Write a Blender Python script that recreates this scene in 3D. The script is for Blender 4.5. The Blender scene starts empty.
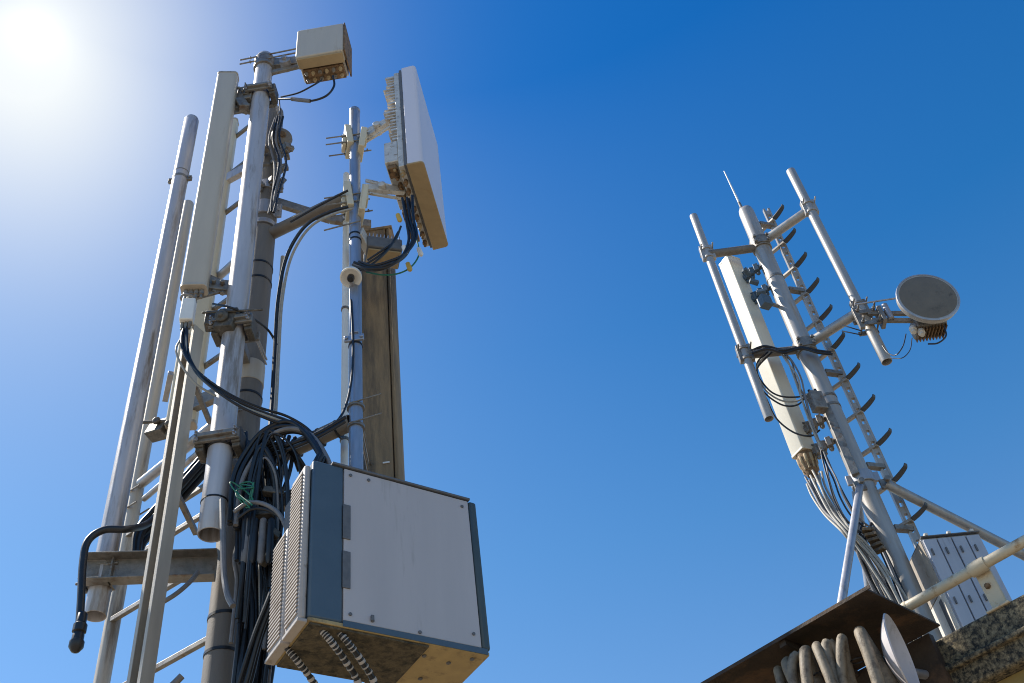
import bpy, math, random
from mathutils import Vector, Matrix, noise
random.seed(7)
rad = math.radians
S = bpy.context.scene
COL = S.collection

# ------------------------------------------------------------------ camera
FPX, W, H = 1050.0, 1024, 683
EYE = Vector((0, 0, 1.6))
_U = Vector((-160., -1041., FPX)).normalized()          # world up seen in camera axes (right, down, forward)
_Y = (Vector((0, 0, 1)) - _U * _U.z).normalized()
_X = _Y.cross(_U)
def c2w(v): return Vector((v.dot(_X), v.dot(_Y), v.dot(_U)))
cr, cd, cf = c2w(Vector((1, 0, 0))), c2w(Vector((0, 1, 0))), c2w(Vector((0, 0, 1)))
cam = bpy.data.objects.new('camera', bpy.data.cameras.new('camera'))
COL.objects.link(cam)
m = Matrix.Identity(4)
for i, c in enumerate((cr, -cd, -cf)):
    for j in range(3): m[j][i] = c[j]
m.translation = EYE
cam.matrix_world = m
cam.data.sensor_width = 36; cam.data.sensor_fit = 'HORIZONTAL'
cam.data.lens = 36 * FPX / W
cam.data.clip_start = .05; cam.data.clip_end = 3000
S.camera = cam

# ------------------------------------------------------------------ light
GLOW_AZ, GLOW_EL = rad(-41.6), rad(57.6)
SUN = Vector((math.sin(GLOW_AZ) * math.cos(GLOW_EL), math.cos(GLOW_AZ) * math.cos(GLOW_EL), math.sin(GLOW_EL)))  # points at the added sky glow; the lamp stands further left
world = bpy.data.worlds.new('World'); S.world = world; world.use_nodes = True
nt = world.node_tree; nt.nodes.clear()
N = nt.nodes.new; L = nt.links.new
out = N('ShaderNodeOutputWorld'); bg = N('ShaderNodeBackground')
sky = N('ShaderNodeTexSky'); sky.sky_type = 'NISHITA'; sky.sun_disc = False
sky.sun_elevation = rad(52); sky.sun_rotation = rad(-76)
sky.altitude = 300; sky.air_density = 1.0; sky.dust_density = .1; sky.ozone_density = 3.0
tc = N('ShaderNodeTexCoord'); nrm = N('ShaderNodeVectorMath'); nrm.operation = 'NORMALIZE'
L(tc.outputs['Generated'], nrm.inputs[0])
sep = N('ShaderNodeSeparateXYZ'); L(nrm.outputs[0], sep.inputs[0])
# clear dry air: the sky deepens towards the zenith
rmp = N('ShaderNodeValToRGB'); e_ = rmp.color_ramp.elements
e_[0].position = 0; e_[0].color = (.85, .95, .98, 1); e_[1].position = 1; e_[1].color = (.05, .54, .98, 1)
for p_, c_ in ((.40, (.60, .87, 1, 1)), (.55, (.32, .785, 1, 1)), (.70, (.09, .645, .98, 1)), (.85, (.06, .56, .98, 1))):
    q_ = e_.new(p_); q_.color = c_
L(sep.outputs['Z'], rmp.inputs['Fac'])
base = N('ShaderNodeVectorMath'); base.operation = 'MULTIPLY'; L(sky.outputs[0], base.inputs[0]); L(rmp.outputs['Color'], base.inputs[1])
# bright aureole added to the sky, away from the sun lamp's direction
def math_(op, a, b=None, clamp=False):
    n = N('ShaderNodeMath'); n.operation = op; n.use_clamp = clamp
    for i, v in enumerate((a, b)):
        if v is None: continue
        if isinstance(v, (int, float)): n.inputs[i].default_value = v
        else: L(v, n.inputs[i])
    return n.outputs[0]
dot = N('ShaderNodeVectorMath'); dot.operation = 'DOT_PRODUCT'
L(nrm.outputs[0], dot.inputs[0]); dot.inputs[1].default_value = SUN  # SUN here is the direction of the added sky glow, not the lamp's
ang = math_('ARCCOSINE', dot.outputs['Value'])
def glow(width, power, amp):
    return math_('MULTIPLY', math_('EXPONENT', math_('MULTIPLY', math_('POWER', math_('DIVIDE', ang, rad(width)), power), -1.0)), amp)
elev = math_('ARCSINE', sep.outputs['Z'])
low = math_('MINIMUM', math_('MAXIMUM', math_('MULTIPLY', math_('SUBTRACT', rad(58.5), elev), .031 / rad(1)), .0), .95)
fac = math_('ADD', glow(8.5, 1.48, 1.026), math_('MULTIPLY', glow(10.4, 1, 2.0), low), True)
mixn = N('ShaderNodeMix'); mixn.data_type = 'RGBA'; L(fac, mixn.inputs[0]); L(base.outputs[0], mixn.inputs[6])
mixn.inputs[7].default_value = (.93 * 5.4, .975 * 5.4, 1.0 * 5.4, 1)
core = N('ShaderNodeVectorMath'); core.operation = 'SCALE'; core.inputs[0].default_value = (1, 1, 1); L(glow(1.0, 1.2, 1.6), core.inputs['Scale'])
add = N('ShaderNodeVectorMath'); L(mixn.outputs[2], add.inputs[0]); L(core.outputs[0], add.inputs[1])
L(add.outputs[0], bg.inputs['Color']); bg.inputs['Strength'].default_value = .117
L(bg.outputs[0], out.inputs['Surface'])

sd = bpy.data.lights.new('sun', 'SUN'); sd.energy = 5.0; sd.angle = rad(.55); sd.color = (1, .93, .82)
sun = bpy.data.objects.new('sun', sd); COL.objects.link(sun)
LAMP = Vector((math.sin(rad(-76)) * math.cos(rad(52)), math.cos(rad(-76)) * math.cos(rad(52)), math.sin(rad(52))))
sun.rotation_euler = LAMP.to_track_quat('Z', 'Y').to_euler(); sun.location = (0, 0, 30)
S.view_settings.view_transform = 'Standard'; S.view_settings.look = 'None'
S.view_settings.gamma = 1; S.view_settings.use_curve_mapping = False
S.view_settings.exposure = .65
S.render.engine = 'CYCLES'; S.cycles.pixel_filter_type = 'BLACKMAN_HARRIS'; S.cycles.filter_width = 1.05

# ------------------------------------------------------------------ geometry helpers
def ray(px, py): return c2w(Vector((px - W / 2, py - H / 2, FPX)).normalized())
def at(px, py, Y):
    d = ray(px, py); return EYE + d * (Y / d.y)
def atz(px, py, z):
    d = ray(px, py); return EYE + d * ((z - EYE.z) / d.z)
def path(*p): return [at(*q) for q in p]
def spline(pts, k=7):
    pts = [Vector(p) for p in pts]
    if len(pts) < 3: return pts
    P = [pts[0] * 2 - pts[1]] + pts + [pts[-1] * 2 - pts[-2]]
    o = []
    for i in range(1, len(P) - 2):
        a, b, c, d = P[i - 1:i + 3]
        for j in range(k):
            t = j / k
            o.append(.5 * ((2 * b) + (c - a) * t + (2 * a - 5 * b + 4 * c - d) * t * t + (3 * b - a - 3 * c + d) * t ** 3))
    o.append(pts[-1]); return o
def azv(deg): return Vector((math.sin(rad(deg)), math.cos(rad(deg)), 0))
Z = Vector((0, 0, 1))

class MB:
    def __init__(s): s.v = []; s.f = []
    def add(s, vs, fs):
        o = len(s.v); s.v += [Vector(v) for v in vs]; s.f += [tuple(i + o for i in f) for f in fs]; return s
    def box(s, c, size, u=Vector((1, 0, 0)), w=Z):
        """c centre, size (along u, along v, along w)"""
        u = Vector(u).normalized(); w = Vector(w).normalized(); v = w.cross(u).normalized(); u = v.cross(w)
        c = Vector(c); a, b, d = (q / 2 for q in size)
        vs = [c + u * (a * i) + v * (b * j) + w * (d * k) for k in (-1, 1) for j in (-1, 1) for i in (-1, 1)]
        return s.add(vs, [(0, 2, 3, 1), (4, 5, 7, 6), (0, 1, 5, 4), (2, 6, 7, 3), (0, 4, 6, 2), (1, 3, 7, 5)])
    def bar(s, a, b, w, h, up=Z):
        a = Vector(a); b = Vector(b); u = (b - a)
        v = Vector(up).cross(u).normalized(); ww = u.cross(v).normalized()
        return s.box((a + b) / 2, (u.length, w, h), u, ww)
    def prism(s, poly, z0, z1):
        n = len(poly)
        vs = [Vector((p[0], p[1], z0)) for p in poly] + [Vector((p[0], p[1], z1)) for p in poly]
        return s.add(vs, [tuple(range(n))[::-1], tuple(range(n, 2 * n))] + [(i, (i + 1) % n, n + (i + 1) % n, n + i) for i in range(n)])
    def tube(s, pts, r, n=10, caps=True):
        pts = [Vector(p) for p in pts]; k = len(pts)
        rr = r if isinstance(r, (list, tuple)) else [r] * k
        t = [(pts[min(i + 1, k - 1)] - pts[max(i - 1, 0)]).normalized() for i in range(k)]
        a = t[0].orthogonal().normalized(); vs = []
        for i in range(k):
            if i:
                a = (a - t[i] * a.dot(t[i])).normalized()
            b = t[i].cross(a)
            for j in range(n):
                q = 2 * math.pi * j / n
                vs.append(pts[i] + (a * math.cos(q) + b * math.sin(q)) * rr[i])
        fs = [(i * n + j, i * n + (j + 1) % n, (i + 1) * n + (j + 1) % n, (i + 1) * n + j) for i in range(k - 1) for j in range(n)]
        if caps: fs += [tuple(range(n))[::-1], tuple(range((k - 1) * n, k * n))]
        return s.add(vs, fs)
    def lathe(s, c, axis, prof, n=32):
        """prof: (radius, height along axis) list"""
        ax = Vector(axis).normalized(); a = ax.orthogonal().normalized(); b = ax.cross(a); c = Vector(c)
        vs = []; k = len(prof)
        for r, h in prof:
            for j in range(n):
                q = 2 * math.pi * j / n
                vs.append(c + ax * h + (a * math.cos(q) + b * math.sin(q)) * max(r, 1e-4))
        fs = [(i * n + j, i * n + (j + 1) % n, (i + 1) * n + (j + 1) % n, (i + 1) * n + j) for i in range(k - 1) for j in range(n)]
        fs += [tuple(range(n))[::-1], tuple(range((k - 1) * n, k * n))]
        return s.add(vs, fs)
    def pipe(s, a, b, r, wall=None, n=28):
        """tube with open, hollow ends"""
        a = Vector(a); b = Vector(b); L_ = (b - a).length; wl = wall or r * .12; d = min(.25, L_ * .3)
        seg = max(1, int(L_ / .4))
        prof = [(1e-4, d), (r - wl, d), (r - wl, .002), (r - wl * .8, 0), (r - wl * .2, 0), (r, .003)]
        prof += [(r, L_ * i / seg) for i in range(1, seg)]
        prof += [(r, L_ - .003), (r - wl * .2, L_), (r - wl * .8, L_), (r - wl, L_ - .002), (r - wl, L_ - d), (1e-4, L_ - d)]
        return s.lathe(a, b - a, prof, n)
    def rod(s, a, b, r, n=10):
        return s.tube([a, b], r, n)
    def sweep_prof(s, poly2, a, b, u):
        """extrude 2-D outline (x along u, y along axis x u) from a to b"""
        a = Vector(a); b = Vector(b); ax = (b - a).normalized(); u = (Vector(u) - ax * Vector(u).dot(ax)).normalized(); v = ax.cross(u)
        n = len(poly2)
        vs = [a + u * x + v * y for x, y in poly2] + [b + u * x + v * y for x, y in poly2]
        return s.add(vs, [tuple(range(n))[::-1], tuple(range(n, 2 * n))] + [(i, (i + 1) % n, n + (i + 1) % n, n + i) for i in range(n)])

ROOT = {}
def tag(o, label=None, cat=None, group=None, kind=None):
    if label: o['label'] = label
    if cat: o['category'] = cat
    if group: o['group'] = group
    if kind: o['kind'] = kind
    return o
def mesh_obj(name, mb, mat, base=Vector((0, 0, 0)), parent=None, bevel=0, angle=38, seg=2):
    me = bpy.data.meshes.new(name)
    me.from_pydata([v - base for v in mb.v], [], mb.f)
    me.validate(); me.update()
    import bmesh
    bm = bmesh.new(); bm.from_mesh(me); bmesh.ops.recalc_face_normals(bm, faces=bm.faces); bm.to_mesh(me); bm.free()
    me.polygons.foreach_set('use_smooth', [True] * len(me.polygons))
    me.set_sharp_from_angle(angle=rad(angle))
    me.materials.append(mat)
    o = bpy.data.objects.new(name, me); COL.objects.link(o)
    if parent: o.parent = parent
    if bevel:
        b = o.modifiers.new('bevel', 'BEVEL'); b.width = bevel; b.segments = seg; b.limit_method = 'ANGLE'; b.angle_limit = rad(40); b.harden_normals = False
    return o
def thing(name, label, cat, loc, group=None):
    o = bpy.data.objects.new(name, None); COL.objects.link(o); o.location = loc; o.empty_display_size = .1
    ROOT[o] = Vector(loc); tag(o, label, cat, group); return o
def part(name, mb, mat, parent, bevel=0, label=None, kind=None, **k):
    o = mesh_obj(name, mb, mat, ROOT[parent], parent, bevel, **k)
    ROOT[o] = ROOT[parent]
    if label: o['label'] = label
    if kind: o['kind'] = kind
    return o
def solo(name, mb, mat, label, cat, group=None, bevel=0, **k):
    base = mb.v[0].copy()
    o = mesh_obj(name, mb, mat, base, None, bevel, **k); o.location = base
    ROOT[o] = base
    return tag(o, label, cat, group)

# ------------------------------------------------------------------ materials
def mat(name, col, rough=.55, metal=0.0, var=.12, scale=9., bump=.15, dirt=None, dirt_amt=0., dirt_scale=4., streak=False, fine=120., spec=.5, tr=0):
    m = bpy.data.materials.new(name); m.use_nodes = True; t = m.node_tree; n = t.nodes; l = t.links
    b = n['Principled BSDF']; b.inputs['Roughness'].default_value = rough; b.inputs['Metallic'].default_value = metal
    b.inputs['Specular IOR Level'].default_value = spec
    g = n.new('ShaderNodeNewGeometry')
    mp = n.new('ShaderNodeMapping'); l.new(g.outputs['Position'], mp.inputs['Vector'])
    if streak: mp.inputs['Scale'].default_value = (1, 1, .12)
    a = n.new('ShaderNodeTexNoise'); a.inputs['Scale'].default_value = scale; a.inputs['Detail'].default_value = 6; a.inputs['Roughness'].default_value = .65
    l.new(mp.outputs[0], a.inputs['Vector'])
    r = n.new('ShaderNodeValToRGB'); r.color_ramp.elements[0].position = .3; r.color_ramp.elements[1].position = .7
    c = Vector(col)
    r.color_ramp.elements[0].color = (*[x * (1 - var) for x in c], 1); r.color_ramp.elements[1].color = (*[min(1, x * (1 + var)) for x in c], 1)
    l.new(a.outputs['Fac'], r.inputs['Fac'])
    last = r.outputs['Color']
    if dirt is not None:
        d = n.new('ShaderNodeTexNoise'); d.inputs['Scale'].default_value = dirt_scale; d.inputs['Detail'].default_value = 8; d.inputs['Roughness'].default_value = .7
        l.new(mp.outputs[0], d.inputs['Vector'])
        dr = n.new('ShaderNodeValToRGB'); dr.color_ramp.elements[0].position = .62 - dirt_amt * .3; dr.color_ramp.elements[1].position = .72 - dirt_amt * .2
        l.new(d.outputs['Fac'], dr.inputs['Fac'])
        mx = n.new('ShaderNodeMix'); mx.data_type = 'RGBA'; l.new(dr.outputs['Color'], mx.inputs[0]); l.new(last, mx.inputs[6]); mx.inputs[7].default_value = (*dirt, 1)
        last = mx.outputs[2]
    l.new(last, b.inputs['Base Color'])
    rr = n.new('ShaderNodeMapRange'); rr.inputs[3].default_value = max(0, rough - .12); rr.inputs[4].default_value = min(1, rough + .12)
    l.new(a.outputs['Fac'], rr.inputs[0]); l.new(rr.outputs[0], b.inputs['Roughness'])
    if bump:
        f = n.new('ShaderNodeTexNoise'); f.inputs['Scale'].default_value = fine; f.inputs['Detail'].default_value = 4
        l.new(g.outputs['Position'], f.inputs['Vector'])
        bp = n.new('ShaderNodeBump'); bp.inputs['Strength'].default_value = bump; bp.inputs['Distance'].default_value = .004
        l.new(f.outputs['Fac'], bp.inputs['Height']); l.new(bp.outputs[0], b.inputs['Normal'])
    return m
M = dict(
    galv=mat('galvanised steel', (.36, .36, .38), .42, .45, .18, 14, .12, (.25, .22, .19), .15, 5, True),
    paint=mat('pale grey painted pipe', (.47, .455, .465), .38, .2, .14, 12, .15, (.22, .18, .14), .38, 8, True),
    pipeb=mat('bluish galvanised pipe', (.33, .36, .42), .35, .55, .2, 18, .1, (.2, .19, .18), .1, 6, True),
    mast=mat('weathered brown grey mast', (.175, .15, .125), .6, .1, .2, 10, .25, (.12, .095, .075), .25, 6, True),
    cream=mat('aged cream radome', (.47, .42, .345), .45, 0, .07, 6, .06, (.36, .29, .2), .12, 6, True),
    cream2=mat('cream plastic', (.62, .55, .40), .45, 0, .06, 6, .06, (.42, .33, .2), .1, 6, True),
    panelw=mat('ivory radome', (.66, .61, .50), .4, 0, .05, 5, .04, (.5, .42, .3), .1, 5, True),
    beige=mat('beige side sheet', (.36, .31, .25), .6, 0, .12, 14, .2, (.26, .2, .14), .2, 16),
    dishw=mat('dusty white dish', (.50, .47, .48), .5, 0, .1, 12, .1, (.3, .27, .25), .2, 14),
    white=mat('white radome', (.66, .64, .70), .4, 0, .03, 3, .03, (.5, .47, .48), .05, 3, True),
    chan=mat('beige steel channel', (.48, .42, .34), .5, .2, .12, 12, .12, (.18, .14, .1), .15, 5, True),
    dbrack=mat('dark weathered clamp', (.10, .088, .072), .55, .3, .4, 30, .4, (.24, .2, .16), .2, 24),
    hook=mat('dark painted step', (.03, .04, .055), .5, 0, .2, 20, .1),
    brack=mat('bracket steel', (.22, .205, .185), .5, .4, .3, 20, .3, (.16, .10, .06), .3, 14),
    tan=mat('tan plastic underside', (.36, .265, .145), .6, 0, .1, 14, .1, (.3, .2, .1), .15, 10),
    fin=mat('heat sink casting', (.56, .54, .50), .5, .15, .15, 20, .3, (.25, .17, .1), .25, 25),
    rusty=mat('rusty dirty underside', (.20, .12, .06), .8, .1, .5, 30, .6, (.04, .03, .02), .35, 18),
    olive=mat('weathered brown panel', (.25, .17, .09), .7, 0, .3, 16, .5, (.09, .068, .045), .5, 6, True),
    rubber=mat('black cable rubber', (.012, .012, .014), .42, 0, .3, 20, .1),
    greyc=mat('grey cable sheath', (.17, .16, .155), .45, 0, .2, 25, .1),
    palec=mat('pale cable sheath', (.32, .30, .255), .5, 0, .2, 25, .1),
    cabw=mat('cabinet front sheet', (.47, .43, .425), .5, 0, .06, 3, .08, (.33, .30, .28), .22, 5, True),
    cabb=mat('blue grey cabinet trim', (.065, .10, .135), .5, 0, .08, 6, .06),
    cabv=mat('warm grey louvre', (.38, .34, .31), .55, 0, .1, 10, .1, (.2, .16, .12), .15, 12),
    caby=mat('shaded olive base plate', (.095, .075, .045), .8, 0, .5, 30, .6, (.02, .018, .012), .5, 14),  # dark tone stands for shade on the cabinet's underside
    gold=mat('lit ochre base plate', (.40, .29, .13), .6, 0, .12, 14, .15, (.2, .14, .07), .2, 8),  # warm light reflected onto the cabinet's underside is put into this ochre
    cabg=mat('dark green grey trim', (.055, .075, .08), .5, 0, .1, 8, .06),
    cabd=mat('dark hinge', (.12, .12, .125), .6, 0, .2, 30, .2),
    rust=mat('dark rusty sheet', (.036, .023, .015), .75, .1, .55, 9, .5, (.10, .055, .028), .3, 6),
    conc=mat('rough aggregate concrete', (.19, .15, .088), .95, 0, .75, 85, 1.0, (.018, .017, .014), .66, 50, False, 60),
    yellow=mat('ochre painted wall', (.30, .21, .07), .85, 0, .15, 8, .4, (.16, .11, .05), .2, 10),
    rail=mat('cream painted rail', (.50, .42, .29), .5, 0, .08, 16, .2, (.3, .18, .08), .2, 16),
    clad=mat('blue grey cladding', (.40, .41, .45), .45, .1, .08, 8, .08, (.18, .18, .2), .15, 5, True),
    cladw=mat('white side sheet', (.66, .62, .55), .5, 0, .06, 10, .1, (.4, .3, .2), .15, 12),
    dish=mat('grey brown dish cover', (.145, .125, .098), .6, 0, .15, 5, .05, (.075, .065, .052), .25, 6),
    hose=mat('dusty brown hose', (.20, .16, .11), .65, 0, .3, 26, .4, (.09, .065, .04), .4, 24),
    yel=mat('yellow connector', (.55, .36, .06), .5, 0, .1, 10, .05),
    green=mat('green wire', (.02, .16, .09), .5, 0, .2, 30, .05),
    whitep=mat('white plastic', (.75, .73, .68), .4, 0, .05, 10, .04),
    floor=mat('pale terrace concrete', (.24, .205, .16), .9, 0, .12, 1.5, .2, (.3, .26, .2), .2, .6, False, 40),
    mastr=mat('bright tower steel', (.36, .34, .315), .42, .3, .15, 14, .15, (.32, .25, .18), .2, 9, True),
)

# ------------------------------------------------------------------ setting: terrace, upper roof
def ground(name, poly, z0, z1, mt):
    o = mesh_obj(name, MB().prism(poly, z0, z1), mt); o['kind'] = 'structure'; return o
ground('terrace', [(-400, -400), (400, -400), (400, 400), (-400, 400)], -.3, 0, M['floor'])

nW = azv(43); dW = azv(-47)                 # wall normal (away from camera) and run of the wall
def wp(off, s, z): return nW * off + dW * s + Z * z
def wpoly(o0, o1, s0, s1): return [wp(o0, s0, 0)[:2], wp(o1, s0, 0)[:2], wp(o1, s1, 0)[:2], wp(o0, s1, 0)[:2]]
bd = thing('roof_building', 'upper roof block with rough dark concrete edge under the cream railing', 'building', wp(5, -1, 0))
part('wall', MB().prism(wpoly(3.93, 12, -9, 9), .002, 3.29), M['yellow'], bd)
part('roof_slab', MB().prism(wpoly(3.87, 12.06, -9.06, 9.06), 3.292, 3.515), M['conc'], bd, bevel=.012)
part('ledge', MB().box(wp(3.862, 1.0, 3.385), (3.2, .03, .022), dW), M['conc'], bd, bevel=.006)

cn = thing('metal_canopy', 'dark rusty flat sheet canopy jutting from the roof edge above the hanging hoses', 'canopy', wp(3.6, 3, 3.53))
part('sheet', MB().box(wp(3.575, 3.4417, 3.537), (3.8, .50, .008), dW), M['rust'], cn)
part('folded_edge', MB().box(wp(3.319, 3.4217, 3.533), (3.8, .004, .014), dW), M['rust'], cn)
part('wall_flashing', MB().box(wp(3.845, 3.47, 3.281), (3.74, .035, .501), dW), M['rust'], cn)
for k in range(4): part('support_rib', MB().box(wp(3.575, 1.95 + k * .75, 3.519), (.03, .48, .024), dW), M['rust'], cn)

# railing
rz = 3.684
rl = thing('roof_railing', 'cream painted pipe railing clamped along the concrete roof edge', 'railing', wp(3.87, 1.3, 3.5))
part('rail', MB().pipe(wp(3.855, 1.66, rz), wp(3.855, -3, rz), .0215, .004), M['rail'], rl)
mb = MB(); sp = 1.33
mb.box(wp(3.895, sp - .01, 3.60), (.062, .02, .19), dW, nW * -.1 + Z); mb.box(wp(3.89, sp - .01, 3.512), (.10, .06, .01), dW)
part('post', mb, M['rail'], rl, bevel=.004)
part('clamp', MB().lathe(wp(3.855, sp - .05, rz), dW, [(.021, 0), (.027, 0), (.029, .012), (.029, .06), (.027, .072), (.021, .072)], 24), M['rail'], rl)
part('bolt', MB().lathe(wp(3.884, sp - .005, 3.612), -nW, [(.012, -.01), (.012, .0), (.01, .012), (.002, .016)], 8), M['rusty'], rl)
part('end_cap', MB().lathe(wp(3.855, 1.645, rz), dW, [(.0225, 0), (.0245, .01), (.0225, .02), (.0, .025)], 20), M['rail'], rl)

# hose coil hanging under the canopy
tops = [(778, 670), (788, 662), (797, 655), (806, 651), (817, 646), (828, 643), (842, 638), (860, 632)]
for i, (px, py) in enumerate(tops):
    p = atz(px, py, 3.47 - .006 * i)
    lx = nW * .9 + dW * random.uniform(-.3, .3); lx.normalize()
    a = random.uniform(.035, .07); h = random.uniform(.46, .75); wb_ = random.uniform(.01, .03); pts = []
    for q in range(0, 25):
        t = math.pi * 2 * q / 24
        pts.append(p + lx * (a * (1 - math.cos(t)) * .0 + a * math.sin(t - 0) * .9) + Z * (-h / 2 + h / 2 * math.cos(t)) + dW * (wb_ * math.sin(2 * t + i * 1.9) - wb_ * math.sin(i * 1.9)))
    o = MB().tube(pts, .0185 + .004 * (i % 2), 12, True)
    t = thing('hose_loop', ['first', 'second', 'third', 'fourth', 'fifth', 'sixth', 'seventh', 'last and rightmost'][i] + ' hose loop from the left under the dark canopy', 'hose', p, 'thick brown hose loops hanging below the canopy')
    part('hose', o, M['hose'], t)
    part('tie', MB().tube([p + lx * .04 - Z * (h / 2 - .13 - .01 * i) + (lx * math.cos(q * .524) + dW * math.sin(q * .524)) * .024 for q in range(13)], .003, 6), M['rubber'], t)

# small white dish at the wall
c0 = at(901, 656, 3.62)
dn = (azv(117) - Z * .06).normalized()
prof = [(.0, -.055)] + [((.15 * k / 8), -.055 + .055 * (k / 8) ** 2) for k in range(1, 9)] + [(.156, .003), (.153, .008), (.145, .0)] + [((.145 * k / 8), -.047 + .047 * (k / 8) ** 2) for k in range(7, 0, -1)] + [(.0, -.047)]
wd = thing('small_dish', 'small white dish seen edge on beside the hose loops at the roof edge', 'dish', c0)
part('reflector', MB().lathe(c0, dn, prof, 40), M['dishw'], wd)
part('arm', MB().tube([c0 - dn * .05, c0 - dn * .1 + nW * .05, wp(3.87, 1.68, 3.4)], .018, 12), M['galv'], wd)

# finned equipment cabinet behind the railing
px0, py0 = 3.143, 7.78
bu = azv(84); bv = azv(-6); bw, bdp = .50, .92
ztop = 6.31
cab2 = thing('equipment_shelter', 'tall pale grey ribbed equipment cabinet with a pale side, standing behind the cream railing', 'cabinet', (px0, py0, 3.52))
def bq(a, b): q = Vector((px0, py0, 0)) + bu * a + bv * b; return (q.x, q.y)
part('body', MB().prism([bq(0, .004), bq(bw, .004), bq(bw, bdp), bq(0, bdp)], 3.52, ztop - .01), M['clad'], cab2)
NR = 4
for k in range(NR):
    w = bw / NR
    p_ = part('door', MB().prism([bq(k * w + .006, -.022), bq((k + 1) * w - .006, -.022), bq((k + 1) * w - .006, .002), bq(k * w + .006, .002)], 4.3, ztop - .03), M['clad'], cab2, bevel=.004)
    part('latch', MB().box(Vector((*bq((k + .3) * w, -.03), ztop - .16)), (.012, .014, .06), bu), M['cabd'], p_)
    part('latch', MB().box(Vector((*bq((k + .3) * w, -.03), ztop - .62)), (.012, .014, .06), bu), M['cabd'], p_)
part('side_sheet', MB().prism([bq(-.008, .01), bq(-.001, .01), bq(-.001, bdp - .01), bq(-.008, bdp - .01)], 5.83, ztop - .02), M['beige'], cab2)  # upper sheet, darker and more beige than the lower one
part('side_sheet', MB().prism([bq(-.008, .01), bq(-.001, .01), bq(-.001, bdp - .01), bq(-.008, bdp - .01)], 4.2, 5.82), M['cladw'], cab2)
part('side_strip', MB().prism([bq(-.014, .09), bq(-.0085, .09), bq(-.0085, .14), bq(-.014, .14)], 4.2, 5.78), M['cabd'], cab2)
part('roof_lip', MB().prism([bq(.0, -.03), bq(bw + .01, -.03), bq(bw + .01, bdp), bq(.0, bdp)], ztop - .008, ztop + .002), M['cabd'], cab2, bevel=.002)
for k in range(3): part('lifting_lug', MB().box(Vector((*bq(.05 + k * .2, -.01), ztop + .016)), (.03, .04, .024), bu), M['cladw'], cab2, bevel=.004)

# ================================================================== LEFT TOWER
MX, MY = -1.791, 5.0
def bands(mb, x, y, z, r, h=.022, n=28, t=.006):
    mb.lathe((x, y, z - h / 2), Z, [(r - .002, 0), (r + t, 0), (r + t, h), (r - .002, h)], n)
def ubolt(mb, c, facing, r, rb=.006, leg=.1):
    """U shaped rod round a vertical pipe at c, legs running towards facing"""
    c = Vector(c); f = Vector(facing).normalized(); s = Z.cross(f)
    pts = [c + s * r + f * leg, c + s * r]
    pts += [c + s * (r * math.cos(q * math.pi / 10)) - f * (r * math.sin(q * math.pi / 10)) for q in range(1, 10)]
    pts += [c - s * r, c - s * r + f * leg]
    mb.tube(pts, rb, 8)
def nuts(mb, c, ax, r=.011, h=.012):
    mb.lathe(c, ax, [(r * .4, 0), (r, .001), (r, h), (r * .4, h + .001)], 6)

mast = thing('lattice_mast', 'thick brown grey central mast with taped bands that carries the left antenna cluster', 'mast', (MX, MY, 0))
part('tube', MB().lathe((MX, MY, 0), Z, [(.097, 0), (.097, 5.0), (.097, 8.15), (.094, 8.16), (.094, 8.19), (.082, 8.2), (.082, 9.86), (.079, 9.9), (.0, 9.9)], 36), M['mast'], mast)
part('sleeve', MB().lathe((MX, MY, 6.54), Z, [(.098, 0), (.101, .002), (.101, .18), (.098, .182)], 36), M['chan'], mast, label='pale tape sleeve round the mast')
for z in (7.74, 7.57, 6.42, 5.62, 4.78, 4.56):
    mb = MB(); bands(mb, MX, MY, z, .097, .018, 32, .004); part('band', mb, M['rubber'], mast)
for z, r, h in ((8.42, .084, .16), (8.72, .082, .10), (8.23, .09, .05)):
    mb = MB(); bands(mb, MX, MY, z, r, h, 32, .014)
    for k in (-1, 1):
        mb.box((MX + k * (r + .03), MY - .01, z), (.05, .02, h), Vector((1, 0, 0)))
        nuts(mb, (MX + k * (r + .03), MY - .02, z), (0, -1, 0))
    part('collar', mb, M['galv'], mast, bevel=.002)
# channel beams between mast and the outer pipes
bA = at(103, 565, 4.8) + Vector((0, .075, 0)); bz = at(103, 567, 4.70).z; bA = Vector((-2.52, 4.69, bz)); bB = Vector((MX - .03, MY - .16, bz))
mb = MB(); u = (bB - bA).normalized(); side = Z.cross(u).normalized()
mb.sweep_prof([(-.04, -.085), (.04, -.085), (.04, .085), (-.04, .085), (-.04, .077), (.032, .077), (.032, -.077), (-.04, -.077)], bA, bB, side)
part('channel_beam', mb, M['brack'], mast, bevel=.002)
for z, a, b in ((6.27, (-2.66, 5.50), (-1.80, 4.88)), ):
    part('cross_pipe', MB().pipe((a[0], a[1], z), (b[0], b[1], z), .036), M['galv'], mast)
part('cross_pipe', MB().pipe((-2.62, 5.50, 6.13), (-1.84, 4.9, 6.13), .02), M['galv'], mast)
part('cross_pipe', MB().pipe((-2.5, 5.46, 8.03), (-1.84, 4.98, 8.03), .032), M['galv'], mast)
p1, p2 = Vector((MX, MY, 0)), Vector((-1.013, 4.76, 0))
part('arm', MB().pipe(p1 + Z * 8.12, p2 + Vector((-.03, 0, 8.17)), .05), M['mast'], mast)
part('arm', MB().pipe(p1 + Z * 5.80, p2 + Vector((-.03, 0, 5.87)), .052), M['mast'], mast)
q = atz(330, 219, 8.62)
part('arm', MB().bar(p1 + Z * 8.62, q, .04, .09), M['brack'], mast, bevel=.003)
q2 = (q + Vector((.25, .18, 0)))
part('arm', MB().bar(q, Vector((-1.02, 5.42, 8.62)), .04, .09), M['brack'], mast, bevel=.003)
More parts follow.
